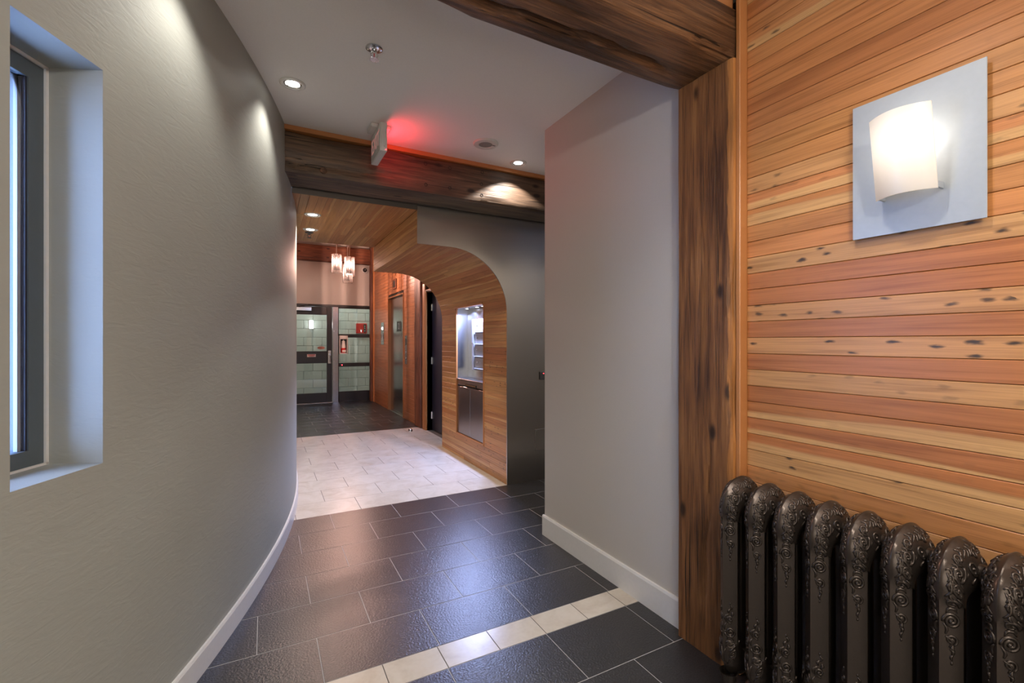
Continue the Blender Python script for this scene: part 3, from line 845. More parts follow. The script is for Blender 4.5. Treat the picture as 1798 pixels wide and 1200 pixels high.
# ------------------------------------------------------------------ mail niche in the arch
mn = thing('mail_niche', 'lit steel mail niche with lock boxes set into the board wall', 'mailbox', (AX, (NY0+NY1)/2, NZ0))
f_ = .018
m1 = MB(); m1.bbox(AX-.006, AX+.0115, NY0, NY0+f_, NZ0, NZ1, b=.002); m1.bbox(AX-.006, AX+.0115, NY1-f_, NY1, NZ0, NZ1, b=.002)
m1.bbox(AX-.006, AX+.0095, NY0+f_, NY1-f_, NZ0, NZ0+f_, b=.002); m1.bbox(AX-.026, AX+.0115, NY0, NY1, NZ1-f_, NZ1+.004, b=.002)
m1.build('wood_frame', M['stain'], mn)
iy0, iy1 = NY0+f_, NY1-f_
XB = AX+.135
ZS = .885
m1 = MB()
m1.box(XB, XB+.01, iy0, iy1, ZS-.03, NZ1-f_); m1.box(AX+.012, XB, iy1, iy1+.008, ZS-.03, NZ1-f_); m1.box(AX+.012, XB, iy0-.008, iy0, ZS-.03, NZ1-f_)
m1.box(AX+.012, XB, iy0, iy1, NZ1-f_, NZ1-f_+.01)
m1.build('liner', M['steel2'], mn)
m1 = MB(); m1.bbox(AX-.002, XB, iy0, iy1, ZS-.02, ZS, b=.002); m1.build('shelf', M['steel2'], mn)
# lock boxes
LB0, LB1, LZ0, LZ1 = iy0+.005, 4.745, .985, 1.545
m1 = MB(); m1.bbox(XB-.028, XB-.001, LB0, LB1, LZ0, LZ1, b=.003); bank = m1.build('lock_box_cabinet', M['boxes'], mn)
nb = 4; bh = (LZ1-LZ0-.03)/nb
for r in range(nb):
    z0 = LZ0+.015+r*bh
    for c in range(2):
        ya = LB0+.01+c*(LB1-LB0-.09)/2; yb = ya+(LB1-LB0-.09)/2-.004
        m1 = MB(); m1.bbox(XB-.034, XB-.0285, ya, yb, z0+.012, z0+bh-.010, b=.002); dr = m1.build('lock_box_door', M['boxes'], mn)
        yc = (ya+yb)/2
        m1 = MB(); m1.lathe((XB-.034, yc+.045, z0+bh*.55), [(.009, 0), (.009, .006), (.005, .009), (.001, .009)], 12, (-1, 0, 0)); m1.build('lock', M['chrome'], dr)
        m1 = MB(); m1.bbox(XB-.0352, XB-.0342, yc-.045, yc-.005, z0+bh*.47, z0+bh*.63, b=.0003); m1.build('name_tag', M['plate'], dr)
    m1 = MB(); m1.bbox(XB-.047, XB-.0285, LB0+.006, LB1-.075, z0+.001, z0+.009, b=.002); m1.build('ledge', M['boxes'], mn)
m1 = MB(); m1.bbox(XB-.040, XB-.0285, LB1-.062, LB1-.006, LZ0+.006, LZ1-.006, b=.002); m1.build('side_panel', M['plate'], mn)
m1 = MB(); m1.lathe((XB-.040, LB1-.03, 1.28), [(.009, 0), (.009, .006), (.001, .008)], 12, (-1, 0, 0)); m1.build('lock', M['chrome'], mn)
# two doors and a slot drawer under the shelf
m1 = MB(); m1.bbox(AX+.008, AX+.03, iy0, iy1, ZS-.072, ZS-.022, b=.002); m1.build('slot_panel', M['steel_door'], mn)
m1 = MB()
ys0, ys1 = 4.42, 4.70
m1.box(AX+.001, AX+.0075, ys0, ys1, ZS-.085, ZS-.079); m1.box(AX+.001, AX+.0075, ys0, ys1, ZS-.052, ZS-.046); m1.box(AX+.001, AX+.0075, ys0, ys0+.006, ZS-.079, ZS-.052); m1.box(AX+.001, AX+.0075, ys1-.006, ys1, ZS-.079, ZS-.052)
m1.build('slot_surround', M['black'], mn)
m1 = MB(); m1.bbox(AX+.002, AX+.0074, ys0+.007, ys1-.007, ZS-.066, ZS-.053, b=.001); m1.build('slot_flap', M['brass'], mn)
ym = (iy0+iy1)/2
for (ya, yb) in ((iy0+.002, ym-.0015), (ym+.0015, iy1-.002)):
    m1 = MB(); m1.bbox(AX+.010, AX+.028, ya, yb, NZ0+f_+.002, ZS-.088, b=.002); m1.build('lower_door', M['steel2'], mn)
m1 = MB(); m1.box(AX+.03, AX+.04, iy0, iy1, NZ0+f_, ZS); m1.build('lower_back', M['backing'], mn)
for yc in (4.36, 4.52, 4.80):
    m1 = MB(); m1.lathe((AX+.060, yc, NZ1-f_), [(.034, 0), (.034, -.006), (.026, -.008), (.024, -.005)], 20); pk = m1.build('puck_light', M['chrome'], mn)
    m1 = MB(); m1.lathe((AX+.060, yc, NZ1-f_-.005), [(.024, 0), (.020, -.001), (.0005, -.001)], 20); m1.build('lens', M['led'], pk)
    add_light('SPOT', 'puck_lamp', (AX+.060, yc, NZ1-f_-.012), NICHE_W, (0.42, 0.53, 1.0), .018, (0, 0, -1), 150, .4, mn)

# ------------------------------------------------------------------ elevator wall
EX = 2.08
EV0, EV1, EVZ = 7.79, 8.90, 2.13
DD0, DD1, DDZ = 5.62, 6.545, 2.02
we = struct('wall_elevator', [(EX+.012, 2.5, DD1, EV0, 0, 3.45), (EX+.012, 2.5, EV1, 10.6, 0, 3.45), (EX+.012, 2.5, EV0, EV1, EVZ, 3.45), (EX+.012, 2.5, DD0, DD1, DDZ+.12, 3.45),
                              (EX+.012, 2.5, 5.45, DD0, 0, 3.45), (2.26, 2.5, EV0, EV1, 0, EVZ), (2.22, 2.5, DD0, DD1, 0, DDZ+.12)], M['backing'])
ec = MB()
def eboards(ya, yb, z0, z1):
    z = z0
    while z < z1-.01:
        y = ya
        while y < yb-.01:
            l = min(random.uniform(.5, 1.1), yb-y)
            ec.bbox(EX + random.uniform(0, .0015), EX+.0125, y+.0008, y+l-.0008, z+.0008, min(z+PH, z1)-.0008, b=.0016)
            y += l
        z += PH
eboards(DD1+.14, EV0, 0, 3.40); eboards(EV1, 10.2, 0, 3.40); eboards(EV0, EV1, EVZ+.05, 3.40); eboards(5.46, DD0, 0, 3.4); eboards(DD0, DD1+.14, DDZ+.16, 3.4)
e_ = ec.build('plank_cladding', M['redplank'], we); e_.color = (0.40, 0.155, 0.06, 1); e_['knots'] = 0.12; tag(e_, kind='stuff')

def door_trim(name, x0, x1, ya, yb, zt, w, mat):
    m = MB(); m.bbox(x0, x1, ya-w, ya, 0, zt+w, b=.003); m.bbox(x0, x1, yb, yb+w, 0, zt+w, b=.003); m.bbox(x0, x1, ya, yb, zt, zt+w, b=.003)
    o = m.build(name, mat, origin=(0, 0, 0)); tag(o, kind='structure'); return o
door_trim('trim_5', EX-.012, 2.25, EV0+.022, EV1-.022, EVZ-.02, .022, M['stain'])
d2 = bpy.data.objects.new('door_2', None); COL.objects.link(d2); place(d2, Matrix.Translation((2.22, (EV0+EV1)/2, 0))); tag(d2, kind='structure')
m1 = MB(); m1.bbox(2.125, 2.15, EV0+.02, EV1-.02, .01, EVZ-.02, b=.003); m1.build('door_panel', M['steel_door'], d2)
m1 = MB(); m1.bbox(2.085, 2.124, EV0+.02, EV1-.02, .0, .009, b=.002); m1.build('sill', M['chrome'], d2)

def text_mesh(s, size, depth=.0008):
    c = bpy.data.curves.new('text', 'FONT'); c.body = s; c.size = size; c.extrude = depth; c.align_x = 'CENTER'; c.align_y = 'CENTER'
    o = bpy.data.objects.new('text', c); COL.objects.link(o)
    bpy.context.view_layer.update()
    dg = bpy.context.evaluated_depsgraph_get()
    me = bpy.data.meshes.new_from_object(o.evaluated_get(dg))
    bpy.data.objects.remove(o); bpy.data.curves.remove(c)
    return me
def put_text(s, size, mat, M_world, parent, name='lettering', depth=.0008, sx=1):
    me = text_mesh(s, size, depth); me.materials.clear(); me.materials.append(mat)
    if sx != 1:
        for v in me.vertices: v.co.x *= sx
    return link(name, me, parent, M_world)
FACE_NX = frame_matrix(Vector((0, -1, 0)), Vector((0, 0, 1)), Vector((-1, 0, 0)), (0, 0, 0))     # readable when looking towards +X
def facing_nx(loc): m = FACE_NX.copy(); m.translation = Vector(loc); return m
def facing_ny(loc): return frame_matrix(Vector((1, 0, 0)), Vector((0, 0, 1)), Vector((0, -1, 0)), loc)
def facing_px(loc): return frame_matrix(Vector((0, 1, 0)), Vector((0, 0, 1)), Vector((1, 0, 0)), loc)

fp = thing('floor_number_plate', 'small black plate reading 2 on the elevator door', 'sign', (2.124, 8.30, 1.50))
m1 = MB(); m1.bbox(2.120, 2.1245, 8.13, 8.43, 1.48, 1.66, b=.001); m1.build('backplate', M['black'], fp)
put_text('2', .16, M['plate'], facing_nx((2.1195, 8.28, 1.57)), fp, 'numeral')
cp = thing('call_panel', 'narrow dark call panel with buttons right of the elevator', 'button panel', (EX, 7.62, .92))
m1 = MB(); m1.bbox(EX-.008, EX-.0005, 7.575, 7.685, .92, 1.40, b=.002); m1.build('faceplate', M['steel_door'], cp)
for zz in (1.02, 1.12):
    m1 = MB(); m1.lathe((EX-.008, 7.63, zz), [(.022, 0), (.022, .004), (.018, .006), (.001, .006)], 16, (-1, 0, 0)); m1.build('button', M['chrome'], cp)
m1 = MB(); m1.bbox(EX-.0095, EX-.0078, 7.60, 7.66, 1.24, 1.34, b=.001); m1.build('display', M['black'], cp)
ip = thing('indicator_panel', 'tall pale steel indicator panel left of the elevator', 'indicator', (EX, 9.38, 1.22))
m1 = MB(); m1.bbox(EX-.008, EX-.0005, 9.26, 9.50, 1.24, 1.68, b=.002); m1.build('faceplate', M['steel2'], ip)
m1 = MB(); m1.lathe((EX-.008, 9.38, 1.56), [(.028, 0), (.024, .006), (.001, .008)], 14, (-1, 0, 0)); m1.build('lamp', M['led'], ip)
m1 = MB(); m1.bbox(EX-.0095, EX-.0078, 9.34, 9.42, 1.32, 1.46, b=.001); m1.build('slot', M['plate'], ip)
sq = thing('chime_box', 'small square dark grille box above the elevator', 'chime', (EX, 8.37, 2.24))
m1 = MB(); m1.bbox(EX-.02, EX-.0005, 8.26, 8.48, 2.25, 2.43, b=.004); m1.build('housing', M['redtimber'], sq)
m1 = MB(); m1.bbox(EX-.024, EX-.0195, 8.30, 8.44, 2.285, 2.395, b=.002); m1.build('grille', M['black'], sq)

timber('timber_post', 3.38, .31, .09, M['redtimber'], 12.5, 'reddish timber post between the elevator and the dark door', along_z((EX+.008, 6.90, 1.70)), nl=60, npf=(10, 5), cat='post')
timber('timber_post', 3.38, .16, .10, M['redtimber'], 14.5, 'narrow dark timber post in the far corner beside the glazed partition', along_z((EX-.01, 10.36, 1.70)), nl=60, npf=(8, 5), cat='post')
m1 = MB(); m1.bbox(EX-.02, EX+.02, 10.19, 10.26, 0, 3.38, b=.004); tag(m1.build('trim_6', M['stain'], origin=(0, 0, 0)), kind='structure')

# dark hinged door in the same wall
m1 = MB(); m1.bbox(EX-.01, 2.22, DD1, DD1+.035, 0, DDZ+.035, b=.003); m1.bbox(EX-.01, 2.22, DD0-.035, DD0, 0, DDZ+.035, b=.003); m1.bbox(EX-.01, 2.22, DD0, DD1, DDZ, DDZ+.035, b=.003)
m1.bbox(EX-.016, EX+.004, DD1+.035, DD1+.135, 0, DDZ+.13, b=.003)
tag(m1.build('trim_7', M['stain'], origin=(0, 0, 0)), kind='structure')
d3 = bpy.data.objects.new('door_3', None); COL.objects.link(d3); place(d3, Matrix.Translation((2.18, (DD0+DD1)/2, 0))); tag(d3, kind='structure')
m1 = MB(); m1.bbox(2.165, 2.21, DD0+.004, DD1-.004, .008, DDZ-.005, b=.003); m1.build('door_leaf', M['navy'], d3)
for zz in (.22, 1.02, 1.80):
    m1 = MB(); m1.cyl((2.155, DD1-.010, zz-.05), (2.155, DD1-.010, zz+.05), .009, 10); m1.box(2.160, 2.1655, DD1-.04, DD1-.004, zz-.05, zz+.05); m1.build('hinge', M['chrome'], d3)
m1 = MB(); m1.lathe((2.165, DD0+.07, 1.0), [(.028, 0), (.028, .006), (.012, .010), (.010, .035), (.022, .045), (.025, .06), (.015, .07), (.001, .072)], 16, (-1, 0, 0)); m1.build('door_knob', M['chrome'], d3)
m1 = MB(); m1.bbox(2.10, 2.165, DD0+.30, DD0+.52, DDZ-.09, DDZ-.03, b=.004); cl = m1.build('door_closer', M['chrome'], d3)
m1 = MB(); m1.tube([(2.13, DD0+.40, DDZ-.02), (1.98, DD0+.62, DDZ-.015), (2.07, DD1-.05, DDZ-.01)], .008, 8); m1.build('closer_arm', M['chrome'], cl)
ds = thing('door_stop', 'small metal dome door stop on the pale floor by the dark door', 'door stop', (1.86, 6.60, 0))
m1 = MB(); m1.lathe((1.86, 6.60, 0), [(.034, 0), (.033, .010), (.027, .026), (.016, .036), (.001, .040)], 20); m1.build('dome', M['chrome'], ds, smooth=True)
m1 = MB(); m1.bbox(1.833, 1.843, 6.575, 6.615, .012, .030, b=.003); m1.build('bumper', M['black'], ds)

# ------------------------------------------------------------------ far wall, glazed door and partition
YF = 10.5
struct('wall_back', [(XH, 3.1, YF, YF+.12, 2.075, 3.45), (XH, .30, YF, YF+.12, 0, 2.075), (2.12, 3.1, YF, YF+.12, 0, 2.075)], M['paint'])
timber('timber_beam', 2.30, .16, .335, M['redtimber'], 21.0, 'reddish timber beam high on the far wall above the glazed door', along_x((.90, YF-.082, 3.140)), nl=90, npf=(8, 12))
d1 = bpy.data.objects.new('door_1', None); COL.objects.link(d1); place(d1, Matrix.Translation((.84, YF+.04, 0))); tag(d1, kind='structure')
XD0, XD1 = .40, 1.268
def bars(name, lst, mat, parent, b=.004):
    m = MB()
    for q in lst: m.bbox(*q, b=b)
    return m.build(name, mat, parent)
ya, yb = YF+.010, YF+.055
bars('stile', [(XD0, XD0+.115, ya, yb, .01, 2.035)], M['black'], d1); bars('stile', [(1.161, XD1, ya, yb, .01, 2.035)], M['black'], d1)
bars('rail', [(XD0+.115, 1.161, ya, yb, 1.863, 2.035)], M['black'], d1); bars('rail', [(XD0+.115, 1.161, ya, yb, .841, 1.095)], M['black'], d1); bars('rail', [(XD0+.115, 1.161, ya, yb, .01, .213)], M['black'], d1)
bars('pane', [(XD0+.11, 1.166, YF+.03, YF+.036, 1.09, 1.868)], M['pane'], d1, .001); bars('pane', [(XD0+.11, 1.166, YF+.03, YF+.036, .208, .846)], M['pane'], d1, .001)
bars('frame', [(.30, XD0-.004, YF-.01, YF+.09, 0, 2.085), (.30, 2.13, YF-.012, YF+.09, 2.040, 2.085)], M['black'], d1)
cl = bars('door_closer', [(.50, .86, YF-.06, YF+.008, 1.935, 2.015)], M['chrome'], d1, .008)
m1 = MB(); m1.tube([(.62, YF-.035, 2.02), (.78, YF-.22, 2.045), (.92, YF-.03, 2.05)], .009, 8); m1.build('closer_arm', M['black'], cl)
hp = bars('handle_plate', [(1.185, 1.245, YF-.002, YF+.009, .83, 1.11)], M['chrome'], d1, .003)
m1 = MB(); m1.cyl((1.215, YF, 1.03), (1.215, YF-.05, 1.03), .012, 12); m1.tube([(1.215, YF-.05, 1.04), (1.218, YF-.055, 1.0), (1.222, YF-.05, .93), (1.226, YF-.045, .86)], .013, 8); m1.build('handle', M['chrome'], hp)
bars('threshold', [(XD0, XD1, YF-.03, YF+.09, 0, .010)], M['chrome'], d1, .003)
dsn = thing('door_notice', 'small white notice with red print on the far door rail', 'sign', (.86, YF+.008, .99))
bars('plate', [(.775, .945, YF+.006, YF+.0095, .975, 1.035)], M['paper'], dsn, .0006)
bars('print_line', [(.79, .93, YF+.0054, YF+.0061, 1.010, 1.024)], M['red'], dsn, .0002); bars('print_line', [(.81, .91, YF+.0054, YF+.0061, .988, .999)], M['red'], dsn, .0002)
st = thing('round_sticker', 'oval orange sticker on the far door glass', 'sticker', (1.05, YF+.03, 1.13))
m1 = MB(); m1.add([(1.05+.075*math.cos(2*PI*i/24), YF+.0285, 1.165+.032*math.sin(2*PI*i/24)) for i in range(24)] + [(1.05+.075*math.cos(2*PI*i/24), YF+.0298, 1.165+.032*math.sin(2*PI*i/24)) for i in range(24)],
             [tuple(range(24))[::-1], tuple(range(24, 48))] + [(i, (i+1) % 24, 24+(i+1) % 24, 24+i) for i in range(24)])
m1.build('disc', plain('sticker_orange', (.50, .22, .16), .5), st)

mul = thing('steel_mullion', 'brushed steel post between the far door and the glazed partition', 'post', (1.33, YF, 0))
bars('post_cover', [(1.276, 1.388, YF-.014, YF+.088, 0, 2.040)], M['steel_door'], mul, .004)
for zz in (.08, .48, .87, 1.10, 1.52, 1.97):
    m1 = MB(); m1.lathe((1.305, YF-.014, zz), [(.010, 0), (.008, .003), (.001, .004)], 10, (0, -1, 0)); m1.build('screw', M['chrome'], mul)
w2 = bpy.data.objects.new('window_2', None); COL.objects.link(w2); place(w2, Matrix.Translation((1.75, YF+.04, 0))); tag(w2, kind='structure')
bars('frame', [(2.098, 2.125, ya, yb, 0, 2.04), (1.389, 1.403, ya, yb, 0, 2.04)], M['black'], w2)
for (z0, z1) in ((2.012, 2.04), (1.385, 1.460), (.755, .838), (0.0, .222)): bars('rail', [(1.403, 2.098, ya, yb, z0, z1)], M['black'], w2)
for (z0, z1) in ((1.455, 2.017), (.833, 1.39), (.217, .76)): bars('pane', [(1.40, 2.10, YF+.03, YF+.036, z0, z1)], M['pane'], w2, .001)
rl = thing('door_sensor', 'tiny red indicator light on the partition rail', 'sensor', (1.46, YF, .78))
bars('housing', [(1.425, 1.50, YF-.006, YF+.009, .775, .815)], M['black'], rl, .003)
m1 = MB(); m1.lathe((1.465, YF-.006, .795), [(.012, 0), (.010, .004), (.001, .006)], 12, (0, -1, 0)); m1.build('indicator_light', M['redled'], rl)

# extinguisher cabinet on the partition
ex = thing('extinguisher_cabinet', 'white framed cabinet with a small red and white extinguisher on the partition', 'cabinet', (1.485, YF, 1.03))
x0, x1, z0, z1 = 1.402, 1.572, 1.035, 1.425
bars('back', [(x0, x1, YF+.002, YF+.009, z0, z1)], M['black'], ex)
bars('frame', [(x0, x0+.018, YF-.09, YF+.002, z0, z1), (x1-.018, x1, YF-.09, YF+.002, z0, z1), (x0+.018, x1-.018, YF-.09, YF+.002, z0, z0+.02), (x0+.018, x1-.018, YF-.09, YF+.002, z1-.075, z1)], M['paper'], ex)
exb = thing('fire_extinguisher', 'small red extinguisher with a white top inside the white cabinet', 'extinguisher', (1.487, YF-.045, z0+.02))
m1 = MB(); m1.lathe((1.487, YF-.045, z0+.021), [(.001, 0), (.045, 0), (.048, .008), (.048, .10), (.046, .105)], 20); m1.build('body', M['red'], exb)
m1 = MB(); m1.lathe((1.487, YF-.045, z0+.126), [(.046, 0), (.045, .05), (.036, .10), (.034, .15), (.012, .158), (.012, .175), (.001, .175)], 20); m1.build('shoulder', M['paper'], exb)
m1 = MB(); m1.bbox(1.455, 1.535, YF-.098, YF-.0935, z0+.04, z0+.085, b=.001); m1.build('label_band', M['paper'], exb)
m1 = MB(); m1.tube([(1.475, YF-.045, z0+.30), (1.505, YF-.05, z0+.305), (1.525, YF-.05, z0+.295)], .006, 8); m1.build('lever', M['black'], exb)

# security camera dome
sc_ = thing('security_camera', 'round white dome security camera on the far wall', 'camera', (1.945, YF-.02, 2.80))
m1 = MB(); m1.lathe((1.935, YF, 2.865), [(.072, 0), (.072, .02), (.060, .034), (.046, .036)], 28, (0, -1, 0)); m1.build('housing', M['plastic'], sc_, smooth=True)
m1 = MB(); m1.lathe((1.935, YF-.034, 2.865), [(.046, 0), (.040, .022), (.025, .038), (.001, .045)], 24, (0, -1, 0)); m1.build('dome', M['black'], sc_, smooth=True)
m1 = MB(); m1.lathe((1.935, YF-.079, 2.865), [(.010, 0), (.008, .003), (.001, .003)], 12, (0, -1, 0)); m1.build('camera_lens', M['plate'], sc_)

# stair room behind the glass
YB = 11.85
wb = struct('wall_stair', [(-.2, 3.5, YB+.02, YB+.2, 0, 3.4)], M['mortar'])
struct('wall_stair_side', [(3.0, 3.1, YF+.12, YB+.02, 0, 3.4), (-.3, -.2, YF+.12, YB+.02, 0, 3.4)], M['blockpaint'])
bk = bpy.data.meshes.new('block')
mb = MB(); mb.bbox(-.1965, .1965, 0, .03, -.0965, .0965, b=.004)
bk.from_pydata(mb.v, [], mb.f); bk.materials.append(M['blockpaint'])
for r in range(13):
    for c in range(9):
        xx = -.2+.2*(r % 2)+c*.4
        if xx > 3.0: continue
        link('block', bk, wb, Matrix.Translation((xx, YB+random.uniform(-.001, .001), .1+r*.2)))
fa = thing('fire_alarm_panel', 'red fire alarm panel on the block wall behind the glass', 'alarm panel', (2.05, YB, 1.4))
bars('box', [(1.975, 2.225, YB-.08, YB-.001, 1.50, 1.745)], M['red'], fa, .006)
bars('key_strip', [(2.145, 2.205, YB-.084, YB-.079, 1.52, 1.725)], M['black'], fa, .002)
for zz in (1.56, 1.62, 1.68):
    m1 = MB(); m1.lathe((2.175, YB-.084, zz), [(.013, 0), (.01, .004), (.001, .005)], 10, (0, -1, 0)); m1.build('key', M['chrome'], fa)
m1 = MB(); m1.lathe((2.10, YB-.080, 1.585), [(.016, 0), (.012, .006), (.001, .007)], 12, (0, -1, 0)); m1.build('lock', M['chrome'], fa)
sl_ = thing('stair_reflection', 'small glowing box in place of a bright reflection in the far door glass', 'lamp', (.97, YB, 1.5))
bars('base', [(.91, 1.02, YB-.03, YB-.001, 1.60, 1.80)], M['plastic'], sl_, .004)
bars('glow_panel', [(.918, 1.012, YB-.075, YB-.03, 1.608, 1.792)], M['stairglare'], sl_, .012)  # glowing box built where the door glass holds a bright reflection
add_light('AREA', 'stair_fill', (1.3, 11.1, 3.30), STAIR_W, (1.0, 1.0, 0.93), aim=(0, 0, -1), size=(1.6, .5))  # unseen area lamp added to light the stair room, no fixture

# ------------------------------------------------------------------ ceiling fittings
def downlight(name, x, y, z, label, energy, spot, blend=.25, color=SOFT, r=.066, aim=(0, 0, -1), group=None):
    t = thing(name, label, 'downlight', (x, y, z-.012), group)
    m = MB(); m.lathe((x, y, z), [(r, 0), (r, -.004), (r-.006, -.008), (r-.018, -.006), (r-.020, -.001)], 36); m.build('trim_ring', M['plastic'], t, smooth=True)
    m = MB(); m.lathe((x, y, z), [(r-.020, -.0015), (r-.028, -.0045), (r-.032, -.0015)], 36); m.build('reflector', M['chrome'], t, smooth=True)
    m = MB(); m.lathe((x, y, z), [(r-.031, -.002), (r-.040, -.005), (.0005, -.006)], 28); m.build('lamp_lens', M['lens'], t, smooth=True)
    m = MB()
    for k in range(3):
        a = k*2*PI/3 + .5; c = Vector((x, y, z-.0065))
        m.tube([c, c+Vector((math.cos(a), math.sin(a), 0))*(r-.022)], .0016, 6)
    m.build('glare_bar', M['chrome'], t)
    add_light('SPOT', 'downlight_lamp', (x, y, z-.02), energy, color, .03, aim, spot, blend, t)
    return t
downlight('downlight', .135, 2.813, HC, 'white recessed downlight close to the curved wall', DOWNLIGHT_HALL, 104, .75)
downlight('downlight', 1.775, 3.215, HC, 'white recessed downlight in front of the weathered beam', DOWNLIGHT_HALL*2.2, 116, .12)
downlight('downlight', -.125, 1.93, HC, 'recessed downlight beside the curved wall, just outside the view', DOWNLIGHT_HALL*1.15, 104, .75)
downlight('downlight', .36, 4.279, CZ, 'recessed downlight in the board ceiling, nearer of the two', DOWNLIGHT_WOOD, 110, .4, WARM, .068)
downlight('downlight', .388, 4.854, CZ, 'recessed downlight in the board ceiling, farther of the two', DOWNLIGHT_WOOD, 110, .4, WARM, .068)
gl_ = thing('added_globe_pendant', 'added white opal globe lamp hanging unseen behind the viewer', 'pendant lamp', (.45, -.75, 2.1))  # lamp added for the light level; height follows the beam's shadow
m1 = MB(); m1.lathe((.45, -.75, 2.24), [(.11*math.sin(PI*i/16)+.0005, -.11*math.cos(PI*i/16)) for i in range(17)], 32); m1.build('globe', emit('globe_opal', (1, .93, .84), 5.0), gl_, smooth=True)
m1 = MB(); m1.cyl((.45, -.75, 2.34), (.45, -.75, 2.66), .007, 8); m1.build('rod', M['chrome'], gl_)
add_light('POINT', 'globe_fill', (.45, -.62, 2.24), GLOBE_W, SOFT, .05, parent=gl_)
FILL_SPOTS = [(.95, .70, 1.1), (.95, -.25, 1.0), (1.1, -1.1, .8)]  # unseen downlights added to brighten the near room
for (xx, yy_, e) in FILL_SPOTS:
    downlight('downlight', xx, yy_, 2.668, 'added fill downlight in the ceiling above and behind the viewer', ROOM_FILL_W*e, 118, .6, SOFT, group='added downlights behind the viewer')
downlight('downlight', .6, 7.2, 3.40, 'added downlight hidden in the far hall ceiling', 16, 120, .5, (1, .80, .66))  # hidden lamp added to light the far hall
downlight('downlight', 1.0, 9.6, 3.40, 'added downlight hidden in the far hall ceiling close to the far beam', 10, 120, .5, (1, .80, .66))  # second hidden lamp added for the far end
downlight('downlight', 2.7, 3.15, HC, 'added downlight out of view in the side corridor', 14, 110, .5, SOFT)  # out of view, added for bounce light in the hall

spk = thing('ceiling_speaker', 'round cream ceiling speaker in the hall ceiling', 'speaker', (1.396, 3.011, HC-.01))
m1 = MB(); m1.lathe((1.396, 3.011, HC), [(.090, 0), (.090, -.005), (.083, -.011), (.062, -.013), (.050, -.012), (.048, -.008)], 40); m1.build('rim', M['plastic'], spk, smooth=True)
m1 = MB(); m1.lathe((1.396, 3.011, HC), [(.0485, -.009), (.030, -.012), (.0005, -.013)], 32); m1.build('grille', plain('speaker_grille', (.30, .28, .26), .6, bump=.8, bscale=900), spk, smooth=True)
m1 = MB(); m1.bbox(1.44, 1.462, 2.985, 2.995, HC-.0145, HC-.0115, b=.001); m1.build('badge', M['dgrey'], spk)

def sprinkler(x, y, z, label, fin='chrome'):
    t = thing('fire_sprinkler', label, 'sprinkler', (x, y, z-.05))
    m = MB(); m.lathe((x, y, z), [(.040, 0), (.040, -.003), (.030, -.008), (.016, -.010), (.012, -.010)], 28); m.build('escutcheon', M[fin], t, smooth=True)
    m = MB(); m.lathe((x, y, z), [(.011, -.008), (.011, -.020), (.007, -.022), (.007, -.028), (.001, -.028)], 14); m.build('body', M[fin], t)
    m = MB()
    for s in (-1, 1): m.tube([(x+s*.009, y, z-.016), (x+s*.017, y, z-.030), (x+s*.013, y, z-.045), (x, y, z-.052)], .0028, 6)
    m.build('frame_arm', M[fin], t)
    m = MB(); m.cyl((x, y, z-.028), (x, y, z-.050), .0025, 8); m.build('bulb', M['red'], t)
    m = MB()
    for k in range(12):
        a = 2*PI*k/12; d = Vector((math.cos(a), math.sin(a), 0)); w = Vector((-d.y, d.x, 0))*.0042
        c = Vector((x, y, z-.054))
        m.add([c+d*.006-w*.6, c+d*.023-w, c+d*.023+w, c+d*.006+w*.6] + [p+Vector((0, 0, -.0015)) for p in (c+d*.006-w*.6, c+d*.023-w, c+d*.023+w, c+d*.006+w*.6)],
              [(0, 1, 2, 3), (7, 6, 5, 4), (0, 4, 5, 1), (1, 5, 6, 2), (2, 6, 7, 3), (3, 7, 4, 0)])
    m.lathe((x, y, z-.054), [(.0005, 0), (.009, 0), (.009, -.002), (.0005, -.002)], 16); m.build('deflector', M[fin], t)
    return t
sprinkler(.467, 2.289, HC, 'chrome fire sprinkler in the white hall ceiling')
sprinkler(.388, 4.99, CZ, 'dark fire sprinkler in the board ceiling', 'dgrey')

# exit sign
es = thing('exit_sign', 'white box exit sign hanging edge-on below the hall ceiling', 'exit sign', (.667, 3.12, 2.515))
ex0, ex1, ey0, ey1, ez0, ez1 = .645, .690, 2.985, 3.265, 2.517, 2.700
bars('housing', [(ex0+.004, ex1-.004, ey0, ey1, ez0, ez1)], M['plastic'], es, .003)
bars('face_plate', [(ex0, ex0+.0045, ey0+.001, ey1-.001, ez0+.001, ez1-.001)], M['plastic'], es, .001)
bars('face_plate', [(ex1-.0045, ex1, ey0+.001, ey1-.001, ez0+.001, ez1-.001)], M['plastic'], es, .001)
cn = bars('canopy', [(.605, .73, 3.06, 3.19, HC-.028, HC-.0005)], M['plastic'], es, .004)
bars('stem', [(.655, .68, 3.10, 3.15, 2.699, HC-.02)], M['plastic'], es, .002)
put_text('EXIT', .135, M['exitpale'], facing_nx((ex0-.0004, (ey0+ey1)/2, (ez0+ez1)/2)), es, sx=.85)
put_text('EXIT', .135, M['exitred'], facing_px((ex1+.0004, (ey0+ey1)/2, (ez0+ez1)/2)), es, sx=.85)
m1 = MB(); m1.lathe((.682, ey0, ez0+.010), [(.004, 0), (.003, .002), (.0005, .0025)], 10, (0, -1, 0)); m1.build('indicator_light', M['redled'], es)
m1 = MB(); m1.lathe((.672, ey0, ez0+.030), [(.004, 0), (.003, .002), (.0005, .002)], 10, (0, -1, 0)); m1.build('test_button', M['plate'], es)
add_light('AREA', 'exit_glow', (ex1+.004, (ey0+ey1)/2, (ez0+ez1)/2), 1.0, (1.0, .03, .05), aim=(1, 0, 0), size=(.24, .14), parent=es)

